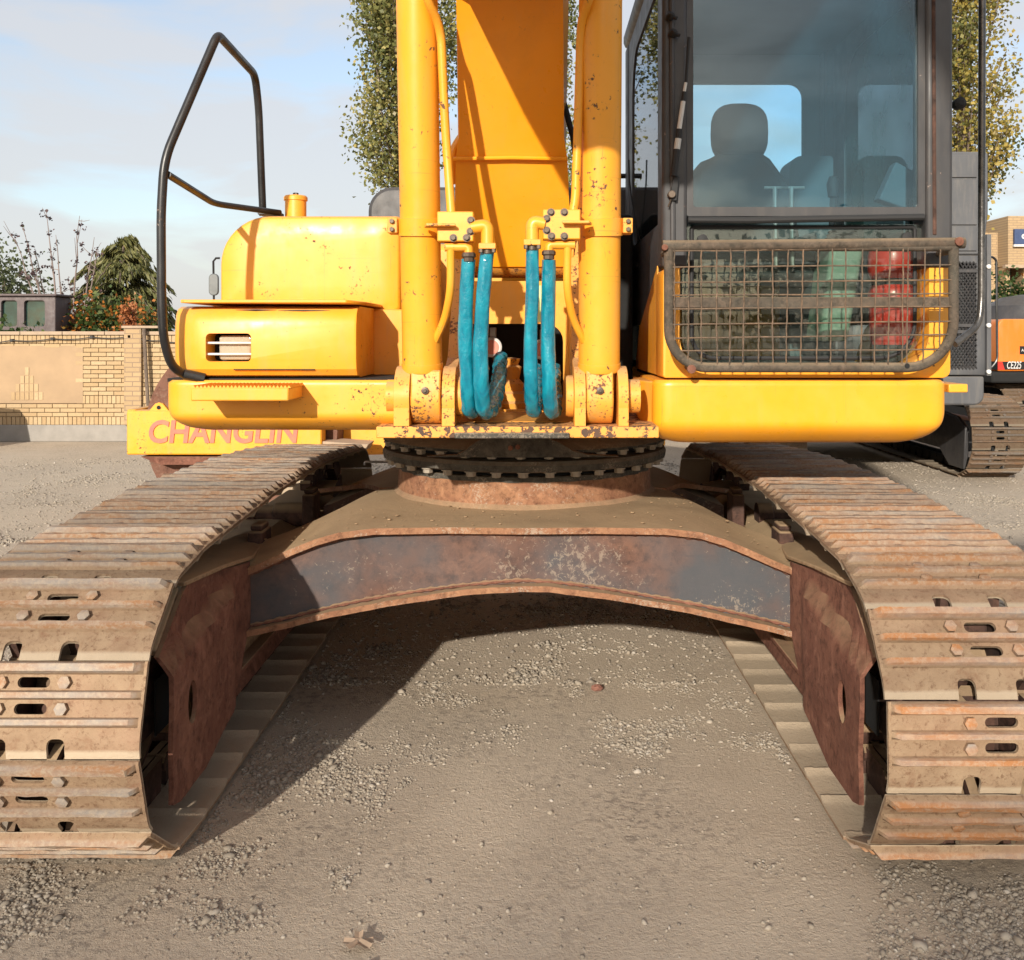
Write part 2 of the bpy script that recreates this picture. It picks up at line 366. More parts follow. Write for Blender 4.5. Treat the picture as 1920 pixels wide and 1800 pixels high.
def sleeve():
    t = NT('blue_plastic_sleeve'); n = t.noise(16, 4, 0.55, 0.5, stretch=(1.6, 1.6, 0.8)); n2 = t.noise(45, 3, 0.6)
    c = t.mix(t.ramp(n, [(0.35, 0), (0.7, 1)]), (0.003,0.145,0.215), (0.008,0.26,0.34))
    return t.set(c, 0.15, spec=0.6, coat=0.4, bump=t.math('ADD', n, t.math('MULTIPLY', n2, 0.3)), bstr=0.55, bdist=0.012)
M['sleeve'] = sleeve()

def glass(name, tint, refl=1.0, film=0.03, filmcol=(0.45,0.45,0.42)):
    t = NT(name); t.n.remove(t.b)
    tr = t.n.new('ShaderNodeBsdfTransparent'); tr.inputs[0].default_value = (*tint, 1)
    gl = t.n.new('ShaderNodeBsdfGlossy'); gl.inputs['Roughness'].default_value = 0.012
    fr = t.n.new('ShaderNodeFresnel'); fr.inputs['IOR'].default_value = 1.5
    df = t.n.new('ShaderNodeBsdfDiffuse'); df.inputs[0].default_value = (*filmcol, 1)
    f = t.math('MULTIPLY', fr.outputs[0], 1.9*refl, clamp=True)
    m1 = t.n.new('ShaderNodeMixShader'); t.l.new(f, m1.inputs[0]); t.l.new(tr.outputs[0], m1.inputs[1]); t.l.new(gl.outputs[0], m1.inputs[2])
    m2 = t.n.new('ShaderNodeMixShader'); fm = t.ramp(t.noise(5, 5, 0.6), [(0.3, film*0.5), (0.75, film*1.6)])
    t.l.new(fm, m2.inputs[0]); t.l.new(m1.outputs[0], m2.inputs[1]); t.l.new(df.outputs[0], m2.inputs[2])
    t.l.new(m2.outputs[0], t.out.inputs[0]); return t.m
M['glass'] = glass('windscreen_glass', (0.72,0.88,0.93), refl=0.80, film=0.03, filmcol=(0.07,0.28,0.42))
M['glass_low'] = glass('lower_glass', (0.82,0.90,0.87), refl=0.6, film=0.035)
M['glass_green'] = glass('green_tinted_glass', (0.03,0.07,0.06), film=0.45, filmcol=(0.07,0.13,0.11))
M['glass_clear'] = glass('rear_glass', (0.92,0.98,1.0), refl=0.5, film=0.005)
def lens():
    t = NT('lamp_lens'); w = t.n.new('ShaderNodeTexWave'); w.inputs['Scale'].default_value = 60; t.l.new(t.obj, w.inputs['Vector'])
    return t.set((0.62,0.55,0.42), 0.12, 0.3, bump=w.outputs[0], bstr=0.6, bdist=0.004)
M['lens'] = lens()

def leaf_mat(name, stops, trans=0.35):
    t = NT(name); c = t.ramp(t.attr('var'), stops)
    t.set(c, 0.55, spec=0.35)
    tl = t.n.new('ShaderNodeBsdfTranslucent'); t.l.new(c, tl.inputs[0])
    mx = t.n.new('ShaderNodeMixShader'); mx.inputs[0].default_value = trans
    t.l.new(t.b.outputs[0], mx.inputs[1]); t.l.new(tl.outputs[0], mx.inputs[2]); t.l.new(mx.outputs[0], t.out.inputs[0]); return t.m
M['poplar'] = leaf_mat('poplar_leaves', [(0.0, (0.09,0.105,0.032)), (0.4, (0.19,0.195,0.065)), (0.65, (0.29,0.265,0.085)), (0.85, (0.40,0.32,0.10)), (1.0, (0.48,0.44,0.31))])
M['poplar_gold'] = leaf_mat('golden_poplar_leaves', [(0.0, (0.09,0.10,0.03)), (0.35, (0.22,0.20,0.055)), (0.65, (0.38,0.28,0.06)), (0.85, (0.46,0.36,0.12)), (1.0, (0.47,0.44,0.32))])
M['green'] = leaf_mat('dark_green_leaves', [(0.0, (0.018,0.035,0.010)), (0.5, (0.05,0.085,0.022)), (0.85, (0.11,0.14,0.03)), (1.0, (0.45,0.16,0.03))])
M['cedar'] = leaf_mat('cedar_needles', [(0.0, (0.05,0.06,0.022)), (0.6, (0.12,0.125,0.04)), (1.0, (0.20,0.18,0.06))], 0.15)
M['redleaf'] = leaf_mat('red_orange_leaves', [(0.0, (0.22,0.07,0.03)), (0.5, (0.42,0.15,0.05)), (1.0, (0.55,0.28,0.14))])
M['olive'] = leaf_mat('olive_leaves', [(0.0, (0.05,0.07,0.03)), (0.6, (0.13,0.15,0.07)), (1.0, (0.22,0.24,0.14))])
M['pod'] = leaf_mat('dark_seed_heads', [(0.0, (0.03,0.022,0.025)), (1.0, (0.11,0.06,0.06))], 0.1)

def ground_mat():
    t = NT('dusty_ground')
    a = t.noise(0.55, 5, 0.6, 0.5, vec=t.obj); b = t.noise(3.2, 5, 0.6, vec=t.obj); c3 = t.noise(55, 4, 0.7, vec=t.obj); c4 = t.noise(160, 3, 0.8, vec=t.obj)
    c = t.mix(t.ramp(a, [(0.3, 0), (0.7, 1)]), (0.505,0.415,0.315), (0.465,0.395,0.315))
    c = t.mix(t.ramp(b, [(0.45, 0), (0.75, 0.5)]), c, (0.385,0.315,0.24))
    c = t.mix(t.ramp(c3, [(0.52, 0), (0.64, 0.7)]), c, (0.52,0.425,0.315))
    c = t.mix(t.ramp(c4, [(0.58, 0), (0.70, 0.45)]), c, (0.27,0.22,0.175))
    gr = t.math('MULTIPLY', t.ramp(t.noise(28, 4, 0.75, vec=t.obj), [(0.5, 0), (0.6, 1)]), t.ramp(t.noise(0.9, 4, 0.6, vec=t.obj), [(0.42, 0), (0.6, 0.8)]))
    c = t.mix(gr, c, (0.25,0.21,0.17))
    h = t.math('ADD', t.math('MULTIPLY', c3, 0.6), t.math('MULTIPLY', c4, 0.4))
    return t.set(c, 0.95, spec=0.15, bump=h, bstr=0.75, bdist=0.02)
M['ground'] = ground_mat()
def stone_mat():
    t = NT('gravel_stones'); c = t.ramp(t.attr('var'), [(0.0, (0.17,0.15,0.13)), (0.45, (0.29,0.25,0.20)), (0.8, (0.345,0.305,0.255)), (1.0, (0.43,0.39,0.34))])
    n = t.noise(90, 3, 0.6); c = t.mix(t.ramp(n, [(0.4, 0.0), (0.7, 0.35)]), c, (0.33,0.26,0.18))
    return t.set(c, 0.9, spec=0.25)
M['stone'] = stone_mat()
# ------------------------------------------------------------------ ground
def ground_z(x, y):
    if -4 < x < 4.5 and 1 < y < 9:
        return 0.010*mnoise.noise(Vector((x*1.1, y*1.1, 0.3))) + 0.004*mnoise.noise(Vector((x*5, y*5, 1.7))) - 0.004
    return 0.0
gx = [-400,-120,-50,-25,-14,-9,-6.5,-5] + [i*0.1 for i in range(-40, 46)] + [5,6.5,9,14,25,50,120,400]
gy = [-300,-100,-40,-20,-10,-5,-2,0] + [1+i*0.1 for i in range(0, 81)] + [9.5,10.5,12,15,20,30,60,150,600]
mb = MB(); mb.grid([[(x, y, ground_z(x, y)) for x in gx] for y in gy])
me = mesh_of(mb, 'ground', False); me.shade_smooth()
me.flip_normals() if me.polygons[0].normal.z < 0 else None
kind(link('ground', me, M['ground']), 'structure')

# ------------------------------------------------------------------ the excavator
XM, YM = -0.05, 4.70
exc = thing('excavator', 'large yellow crawler excavator with rusty tracks and blue sleeved hydraulic hoses', 'excavator', (XM, YM, 0))

# ---- one track shoe: triple grouser plate with bolt holes and slots, local x = width, y = along the chain, z = outward
PITCH_N = 40
def shoe_mesh():
    prof = [(-0.112,0.010,0),(-0.107,0.038,1),(-0.088,0.037,1),(-0.078,0.012,0),(-0.038,0.011,0),(-0.034,0.033,1),(-0.020,0.033,1),(-0.014,0.011,0),
            (0.030,0.011,0),(0.034,0.033,1),(0.048,0.033,1),(0.056,0.011,0),(0.082,0.010,0),(0.108,0.005,0),(0.134,-0.007,0),
            (0.131,-0.016,0),(0.106,-0.005,0),(0.080,-0.001,0),(-0.09,-0.001,0),(-0.110,0.0,0)]
    xs = [-0.30,-0.292,-0.272,-0.266] + [-0.26+0.52*i/14 for i in range(1, 14)] + [0.266,0.272,0.292,0.30]
    rr = random.Random(3); rs = []
    for x in xs:
        ring = []
        edge = abs(x) > 0.28
        for (y, z, g) in prof:
            if g and edge: z = 0.0125
            elif g: z += rr.uniform(-0.0032, 0.0006)
            ring.append((x, y, z + (rr.uniform(-0.001, 0.001) if not edge else 0)))
        rs.append(ring)
    mb = MB(); mb.rings(rs)
    o = bpy.data.objects.new('tmpshoe', mesh_of(mb, 'tmpshoe')); C.objects.link(o); WO[o] = Vector((0,0,0))
    cuts = []
    for y in (-0.058, 0.009):
        c = MB(); c.prism([(x, yy, -0.05) for (x, yy) in rrect(-0.044, 0.044, y-0.0135, y+0.0135, 0.013, 5)], (0,0,0.12)); cuts.append(c)
    for s in (-1, 1):
        c = MB(); c.prism([(x, yy, -0.06) for (x, yy) in rrect(s*0.078-0.024, s*0.078+0.024, 0.084, 0.17, (0.016,0.016,0.001,0.001), 4)], (0,0,0.12)); cuts.append(c)
    cut(o, *cuts)
    me = o.data; bm = bmesh.new(); bm.from_mesh(me)
    b2 = MB()
    for y in (-0.058, 0.009):
        for s in (-1, 1): b2.bolt((s*0.085, y, 0.011), (0,0,1), 0.0175, 0.014)
    tmp = mesh_of(b2, 'b'); bm.from_mesh(tmp); bm.to_mesh(me); bm.free()
    C.objects.unlink(o); bpy.data.objects.remove(o)
    me.name = 'track_shoe'; me.shade_smooth(); me.set_sharp_from_angle(angle=R(28)); return me
SHOE = shoe_mesh(); SHOE.materials.append(M['shoe'])
SHOE_R = SHOE.copy(); SHOE_R.materials.clear(); SHOE_R.materials.append(M['shoe_orange'])
SHOE_T = SHOE.copy(); SHOE_T.materials.clear(); SHOE_T.materials.append(M['shoe_top'])
SHOE_TR = SHOE.copy(); SHOE_TR.materials.clear(); SHOE_TR.materials.append(M['shoe_top_orange'])
SHOE_FAR = SHOE.copy(); SHOE_FAR.materials.clear(); SHOE_FAR.materials.append(M['shoe_far'])

rw0 = random.Random(9)
def track_path(yi=3.02, zi=0.448, ri=0.33, ys=6.02, zs=0.45, rs=0.325, crown=0.055):
    pts = []
    for k in range(41):                                    # around the idler, from the bottom forward and up
        a = R(-90 - 180*k/40); pts.append((yi + ri*math.cos(a), zi + ri*math.sin(a)))
    y0, z0 = pts[-1]; y1, z1 = ys, zs + rs
    for k in range(1, 60):
        t = k/60; zz = z0 + (z1-z0)*t + crown*math.sin(math.pi*min(1, t*1.02))**0.8
        if 0.02 < t < 0.98: zz -= 0.004*abs(math.sin(math.pi*3*t))
        pts.append((y0 + (y1-y0)*t, zz))
    for k in range(41):
        a = R(90 - 180*k/40); pts.append((ys + rs*math.cos(a), zs + rs*math.sin(a)))
    return pts
def walk(pts, n, off=0.0):
    p = np.array(pts + [pts[0]]); seg = np.linalg.norm(np.diff(p, axis=0), axis=1); cum = np.concatenate([[0], np.cumsum(seg)])
    L = cum[-1]; s = (np.arange(n) + off) / n * L
    return np.stack([np.interp(s, cum, p[:,0]), np.interp(s, cum, p[:,1])], 1), L
def lay_track(root, xc, mesh, path, n, off, name='crawler_track', matl=None, top=None):
    pins, L = walk(path, n, off); p = L/n
    cm = MB(); frames = []
    for i in range(n):
        a, b = Vector((0, *pins[i])), Vector((0, *pins[(i+1) % n])); t = (b-a).normalized(); nn = Vector((0, -t.z, t.y)) if False else Vector((1,0,0)).cross(t)
        mid = (a+b)/2
        # outward = away from the loop centre
        cen = Vector((0, np.mean([q[0] for q in path]), np.mean([q[1] for q in path])))
        frames.append((a, b, t, nn))
        for s in (-1, 1):
            for (o1, w) in ((0.062, 0.026), (0.092, 0.022)):
                x0 = xc + s*o1 - w/2
                hi, lo = 0.080, -0.045
                q = [mid - t*(p*0.50) + nn*lo*0.6, mid + t*(p*0.50) + nn*lo*0.6, mid + t*(p*0.42) + nn*hi, mid - t*(p*0.42) + nn*hi]
                if (o1 > 0.07) == (i % 2 == 0): q = [v + t*0.02 for v in q]
                cm.prism([(x0, v.y, v.z) for v in q], (w, 0, 0))
        cm.tube([(xc-0.11, a.y, a.z), (xc+0.11, a.y, a.z)], 0.028, 10)
    tr = put(cm, name, matl or M['rust_dark'], root)
    for i, (a, b, t, nn) in enumerate(frames):
        base = (a+b)/2 + nn*0.082
        mtx = Matrix((Vector((-1,0,0)), -t, nn)).transposed()
        e_ = mtx.to_euler(); e_.x += rw0.uniform(-0.012, 0.012); e_.z += rw0.uniform(-0.004, 0.004)
        o = link('track_shoe', top if (top is not None and nn.z > 0.75) else mesh, None, tr, (xc + rw0.uniform(-0.004, 0.004), base.y, base.z), e_)
    return tr
# direction of travel along path must make x cross t point outward: bottom(idler)->front->top->rear : t at the front is +z, x cross z = -y  (outward)
PATH = track_path()
GAUGE = 1.29
for s in (-1, 1):
    xc = XM + s*GAUGE
    lay_track(exc, xc, SHOE if s < 0 else SHOE_R, PATH, PITCH_N, 0.55 if s < 0 else 0.15, top=SHOE_T if s < 0 else SHOE_TR)
    inner = XM + s*1.04                                      # the face of the track frame towards the middle
    # front yoke plate with its eye-shaped hole
    yk = MB(); lo_p = [(2.87,0.185),(2.92,0.168),(3.16,0.165),(3.36,0.215),(3.58,0.275),(3.66,0.42),(3.71,0.44)]; hi_p = [(2.87,0.615),(2.93,0.652),(3.08,0.768),(3.14,0.775),(3.40,0.742),(3.60,0.714),(3.71,0.703)]
    cols = []
    for y in np.concatenate([np.linspace(2.87, 3.40, 10), np.linspace(3.44, 3.71, 8)]):
        z0, z1 = np.interp(y, *zip(*lo_p)), np.interp(y, *zip(*hi_p)); u = min(1, max(0, (y-3.36)/0.34)); xo = inner - s*0.026*u*u*(3-2*u)
        zz = np.linspace(z0, z1, 16); wv = []
        for z in zz:
            q_ = min(1, max(0, (0.615 + 0.13*(y-2.87) - z)/0.055)); p_ = min(1, max(0, (3.56-y)/0.10))
            wv.append(0.005*mnoise.noise(Vector((y*5, z*6, s))) - s*0.042*q_*q_*(3-2*q_)*p_)
        cols.append([(xo+w, y, z) for z, w in zip(zz, wv)] + [(xo+w+s*0.014, y, z) for z, w in zip(zz[::-1], wv[::-1])])
    yk.rings(cols)
    fr = put(yk, 'track_frame', M['rust'], exc, smooth=35)
    ey = MB(); ey.prism([(inner-0.1, 3.035+0.040*math.cos(a), 0.425+0.066*math.sin(a)) for a in [2*math.pi*k/16 for k in range(16)]], (0.2, 0, 0))
    cut(fr, ey)
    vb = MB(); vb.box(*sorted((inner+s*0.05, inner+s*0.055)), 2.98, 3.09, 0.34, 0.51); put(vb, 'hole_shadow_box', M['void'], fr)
    # sloping shoulder over the yoke, front arms and the long box of the frame
    sh = MB(); sh.prism([(inner+s*0.015, 2.89, 0.628), (inner+s*0.015, 3.075, 0.768), (inner+s*0.16, 3.075, 0.785), (inner+s*0.13, 2.91, 0.655)], (0,0,-0.02))
    put(sh, 'shoulder_plate', M['dustplate'], fr, bevel=0.004); sh = MB(); sh.prism([(inner-s*0.008, 3.06, 0.786), (inner-s*0.02, 3.42, 0.757), (inner-s*0.035, 3.72, 0.722), (inner+s*0.05, 4.3, 0.70), (inner+s*0.16, 4.3, 0.70), (inner+s*0.16, 3.5, 0.765), (inner+s*0.12, 3.10, 0.792)], (0,0,-0.014))
    put(sh, 'deck_plate', M['dustplate'], fr, bevel=0.004)
    bx = MB(); bx.prism([(inner+s*0.035, 3.25, z) for z in (0.24,)] + [(inner+s*0.035, 3.25, 0.56), (inner+s*0.16, 3.25, 0.64), (inner+s*0.36, 3.25, 0.64), (inner+s*0.46, 3.25, 0.56), (inner+s*0.46, 3.25, 0.24)], (0, 2.6, 0))
    put(bx, 'frame_box', M['dustplate'], fr, bevel=0.01)
    gd = MB(); gd.prism([(inner+s*0.05, 3.2, 0.30), (inner+s*0.02, 3.62, 0.30), (inner+s*0.02, 5.7, 0.30), (inner+s*0.02, 5.7, 0.20), (inner+s*0.02, 3.5, 0.20)], (s*0.018, 0, 0))
    gd.box(*sorted((inner-s*0.012, inner+s*0.04)), 3.6, 5.7, 0.300, 0.318)
    put(gd, 'roller_guard', M['rust'], fr, bevel=0.003)
    for k in range(6):
        y = 3.45 + k*0.42; ro = MB()
        ro.lathe([(0.03,-0.17),(0.075,-0.165),(0.078,-0.09),(0.062,-0.07),(0.062,0.07),(0.078,0.09),(0.075,0.165),(0.03,0.17)], (xc, y, 0.20), 'x', 16)
        put(ro, 'bottom_roller', M['rust_dark'], fr)
    for y in (4.02, 4.95):
        po = MB(); x0, x1 = sorted((inner-s*0.005, inner+s*0.055)); po.box(x0, x1, y-0.07, y+0.07, 0.585, 0.765)
        po.box(x0+0.005, x1-0.005, y-0.05, y+0.05, 0.765, 0.79); put(po, 'roller_bracket', M['rust_dark'], fr, bevel=0.008)
        cr = MB(); cr.lathe([(0.02,-0.12),(0.06,-0.12),(0.06,-0.05),(0.048,-0.04),(0.048,0.04),(0.06,0.05),(0.06,0.20),(0.02,0.20)], (xc, y, 0.655), 'x', 16)
        put(cr, 'carrier_roller', M['rust_dark'], fr)
    idl = MB(); idl.lathe([(0.06,-0.11),(0.24,-0.07),(0.27,-0.10),(0.285,-0.10),(0.285,-0.035),(0.305,-0.03),(0.305,0.03),(0.285,0.035),(0.285,0.10),(0.27,0.10),(0.24,0.07),(0.06,0.11)], (xc, 3.02, 0.448), 'x', 36)
    put(idl, 'idler_wheel', M['rust_dark'], fr)
    yo = MB()
    for q in (-1, 1): yo.box(xc+q*0.15-0.02, xc+q*0.15+0.02, 2.95, 3.5, 0.33, 0.56)
    put(yo, 'idler_fork', M['rust_dark'], fr, bevel=0.006)
    spk = MB(); n = 22; ring = []
    for k in range(n*4):
        a = 2*math.pi*k/(n*4); ring.append((0.33 if k % 4 in (0, 1) else 0.275, a))
    spk.prism([(xc-0.03, 6.02 + r*math.cos(a), 0.45 + r*math.sin(a)) for (r, a) in ring], (0.06, 0, 0))
    spk.lathe([(0.05,-0.16),(0.20,-0.16),(0.22,-0.05),(0.22,0.10),(0.05,0.10)], (xc - s*0.05, 6.02, 0.45), 'x', 28)
    put(spk, 'drive_sprocket', M['rust_dark'], fr)

# ---- carbody: X frame between the tracks
CB = [((0,3.70,0.830),(0,4.70,0.830)), ((0.28,3.70,0.832),(0.28,4.70,0.83)), ((0.55,3.70,0.828),(0.60,4.70,0.83)), ((0.68,3.70,0.812),(0.69,4.66,0.822)), ((0.77,3.69,0.787),(0.74,4.52,0.81)),
      ((0.86,3.68,0.752),(0.80,4.35,0.795)), ((0.94,3.68,0.716),(0.87,4.20,0.77)), ((1.02,3.68,0.682),(0.95,4.10,0.745)), ((1.10,3.67,0.660),(1.05,3.98,0.72)), ((1.18,3.66,0.645),(1.20,3.90,0.69))]
def carbody():
    mb = MB()
    for fy in (1, -1):
        rows = []
        for s, lst in ((-1, CB[::-1]), (1, CB[1:])):
            for (f, r) in lst:
                row = []
                for q in range(9):
                    t = q/8; x = f[0]*(1-t)+r[0]*t; y = f[1]*(1-t)+r[1]*t; z = f[2]*(1-t)+r[2]*t
                    z += 0.005*mnoise.noise(Vector((x*s*4, y*4, 0))) + 0.012*math.sin(math.pi*t)*max(0, x-0.6)
                    row.append((XM + s*x, y if fy > 0 else 2*YM-y, z))
                rows.append(row)
        mb.grid(rows if fy > 0 else rows[::-1])
    a = np.array(mb.v); c = (a.min(0)+a.max(0))/2; mb.v = [tuple(v) for v in a-c]
    me = mesh_of(mb, 'carbody', False); bm = bmesh.new(); bm.from_mesh(me); bmesh.ops.remove_doubles(bm, verts=bm.verts, dist=1e-4)
    bmesh.ops.recalc_face_normals(bm, faces=bm.faces)
    if sum(f.normal.z for f in bm.faces) < 0: bmesh.ops.reverse_faces(bm, faces=bm.faces)
    bmesh.ops.solidify(bm, geom=list(bm.faces), thickness=0.024)
    bm.normal_update()
    for f in bm.faces: f.material_index = 1 if abs(f.normal.z) < 0.45 else 0
    bm.to_mesh(me); bm.free(); me.shade_smooth(); me.set_sharp_from_angle(angle=R(40))
    me.materials.append(M['dustplate']); me.materials.append(M['rust_light'])
    return link('carbody', me, None, exc, c)
car = carbody()
def bottom_z(x):
    return 0.612 - 0.172*(min(abs(x), 1.2)/1.04)**1.45
def front_y(x): return float(np.interp(abs(x), [c[0][0] for c in CB], [c[0][1] for c in CB]))
def top_z(x): return float(np.interp(abs(x), [c[0][0] for c in CB], [c[0][2] for c in CB]))
xs = np.linspace(-1.06, 1.06, 61)
for sgn, nm in ((1, 'front_beam'), (-1, 'rear_beam')):
    mb = MB(); rows = []
    fy = lambda y: y if sgn > 0 else 2*YM - y
    for x in xs:
        yb = front_y(x) + 0.045 + 0.006*math.sin(9*x); zt, zb = top_z(x) - 0.022, bottom_z(x)
        rows.append([(XM+x, fy(yb), zt), (XM+x, fy(yb + 0.004*math.sin(17*x)), (zt*2+zb)/3), (XM+x, fy(yb), (zt+zb*2)/3), (XM+x, fy(yb), zb), (XM+x, fy(yb+0.45), zb), (XM+x, fy(yb+0.45), zt)])
    mb.rings(rows)
    bm_ = put(mb, nm, M['web'], car, smooth=35)
    fl = MB(); rows = []
    for i, x in enumerate(xs):
        yb = front_y(x) + 0.045; zb = bottom_z(x)
        dent = -0.014*math.exp(-((x+0.02)/0.10)**2) + 0.010*math.exp(-((x-0.12)/0.05)**2)
        wob = 0.004*math.sin(23*x) + 0.003*math.sin(61*x+1)
        out = 0.050 + wob*1.5 + dent
        z1 = zb + 0.004 + wob*0.6 + dent*0.5
        rows.append([(XM+x, fy(yb-out), z1), (XM+x, fy(yb-out), z1-0.022), (XM+x, fy(yb+0.44), zb-0.020), (XM+x, fy(yb+0.44), zb+0.002)])
    fl.rings(rows)
    put(fl, 'lower_flange', M['rust_light'], bm_, smooth=40)
    for nm2, off in (('upper_weld', None), ('lower_weld', 1)):
        wb = MB(); wb.tube([(XM+x, fy(front_y(x)+0.045+0.006*math.sin(9*x)-0.003), (bottom_z(x)+0.012) if off else (top_z(x)-0.030)) for x in np.linspace(-1.04, 1.04, 170)], [0.0075+0.0022*math.sin(k*1.9)+0.001*math.sin(k*0.7) for k in range(170)], 6); put(wb, nm2, M['rust'], bm_)

def clods(region, n, r0, r1, name, mat, parent, zf):
    mb = MB(); rr = random.Random(len(name)+n)
    for _ in range(n):
        x, y = rr.uniform(region[0], region[1]), rr.uniform(region[2], region[3]); z = zf(x, y)
        if z is None: continue
        r = r0 + (r1-r0)*rr.random()**3; k = 7
        rings_ = []
        for ph in (-0.6, 0.1, 0.7):
            rings_.append([(x + r*math.cos(ph)*math.cos(2*math.pi*q/k)*rr.uniform(0.75,1.25), y + r*math.cos(ph)*math.sin(2*math.pi*q/k)*rr.uniform(0.75,1.25), z + r*0.45*math.sin(ph) + r*0.12) for q in range(k)])
        mb.rings(rings_)
    return kind(put(mb, name, mat, parent, smooth=0), 'stuff')
def plate_z(x, y):
    rx = abs(x-XM)
    for (f, r) in CB:
        pass
    f = [np.interp(rx, [c[0][0] for c in CB], [c[0][k] for c in CB]) for k in (1, 2)]; r = [np.interp(rx, [c[0][0] for c in CB], [c[1][k] for c in CB]) for k in (1, 2)]
    if not (f[0]+0.02 < y < r[0]-0.02): return None
    if (x+0.042)**2 + (y-4.70)**2 < 0.63**2: return None
    t = (y-f[0])/(r[0]-f[0]); return f[1]*(1-t)+r[1]*t + 0.004
clods((-1.1, 1.0, 3.7, 4.6), 260, 0.002, 0.008, 'caked_soil', M['dustplate'], car, plate_z)

# ---- slewing ring
XR, YR = -0.042, 4.70
rg = MB(); rg.lathe([(0.55,0.80),(0.622,0.80),(0.618,0.828),(0.606,0.838),(0.597,0.848),(0.594,0.940),(0.56,0.944)], (XR, YR, 0), 'z', 96)
ring = put(rg, 'slewing_ring', M['rust_light'], exc)
r1 = MB(); n = 120
# castellated lower rim, toothed outline
prof = []
for k in range(n):
    a = 2*math.pi*k/n; r = 0.604 if k % 4 < 2 else 0.592; prof.append((r, a))
r1.prism([(XR+r*math.cos(a), YR+r*math.sin(a), 0.940) for (r, a) in prof], (0,0,0.022)); put(r1, 'lower_rim', M['ring'], ring)
r2 = MB(); r2.lathe([(0.5,0.985),(0.648,0.987),(0.664,0.994),(0.668,1.018),(0.66,1.034),(0.5,1.036)], (XR, YR, 0), 'z', 96); put(r2, 'outer_race', M['ring'], ring)
r3 = MB(); n = 112
r3.prism([(XR+(0.662 if k % 4 < 2 else 0.640)*math.cos(2*math.pi*k/n), YR+(0.662 if k % 4 < 2 else 0.640)*math.sin(2*math.pi*k/n), 1.066) for k in range(n)], (0,0,0.012)); put(r3, 'upper_rim', M['ring'], ring)
r4 = MB(); r4.lathe([(0.45,1.079),(0.668,1.079),(0.655,1.095),(0.60,1.118),(0.45,1.20)], (XR, YR, 0), 'z', 96); put(r4, 'upper_flange', M['ring'], ring)
core = MB(); core.lathe([(0.40,0.84),(0.555,0.84),(0.555,1.06),(0.40,1.06)], (XR, YR, 0), 'z', 64); put(core, 'inner_race', M['void'], ring)
bmb = MB(); bmb.bolt((0,0,0), (0,0,-1), 0.021, 0.020); bmb.lathe([(0.012,0.0),(0.027,-0.001),(0.027,-0.006),(0.012,-0.006)], (0,0,0.004), 'z', 14)
BOLT = mesh_of(bmb, 'ring_bolt'); BOLT.materials.append(M['ringbolt']); BOLT.shade_smooth(); BOLT.set_sharp_from_angle(angle=R(30))
for (rad, zz, nb, off) in ((0.636, 0.986, 36, 0.0), (0.640, 1.063, 34, 0.4)):
    for k in range(nb):
        a = 2*math.pi*(k+off)/nb
        if math.sin(a) > 0.35: continue
        link('ring_bolt', BOLT, None, ring, (XR+rad*math.cos(a), YR+rad*math.sin(a), zz), (0, 0, a*3.1))
# dark hump plate under the frame with two bolt holes
hp = MB(); pts = []
for px, py in ((855,853),(870,846),(890,830),(905,822),(1030,822),(1050,830),(1075,845),(1100,852),(1160,855),(1160,857),(985,858),(800,857),(800,855)):
    pts.append((X(px, 4.02), Z(py, 4.02)))
hp.prism([(x, 4.02, z) for (x, z) in pts], (0, 0.035, 0)); hpo = put(hp, 'dust_cover', M['ring'], ring, bevel=0.004)
for px, py in ((957,840),(971,838)):
    bb = MB(); bb.bolt(P(px, py, 4.02), (0,-1,0), 0.011, 0.010); put(bb, 'bolt', M['rust'], hpo)
tb = MB(); tb.tube(fillet([P(684,872,4.9), P(684,866,4.9), P(730,866,4.9)], 0.01), 0.006, 8); put(tb, 'grease_line', M['galv'], ring)

# ---- revolving frame
D0 = 3.42
fm = MB(); fm.prism([(X(705,D0), D0, 1.196), (X(1236,D0), D0, 1.196), (X(1236,D0), 3.85, 1.196), (1.35, 4.0, 1.196), (1.35, 6.6, 1.196), (-1.30, 6.6, 1.196), (-1.30, 4.0, 1.196), (X(705,D0), 3.85, 1.196)], (0,0,0.040))
frame = put(fm, 'revolving_frame', M['yellow_edge'], exc, bevel=0.004)
lip = MB(); lip.box(X(856,3.50), X(1066,3.50), 3.405, 3.62, 1.196, 1.216)
lo = put(lip, 'lip_plate', M['ring'], frame, bevel=0.004)
# near-black disc under the deck
ud = MB(); ud.lathe([(0.05,1.12),(0.50,1.12),(0.52,1.194),(0.05,1.194)], (XR, YR, 0), 'z', 64); put(ud, 'under_deck', M['void'], frame)
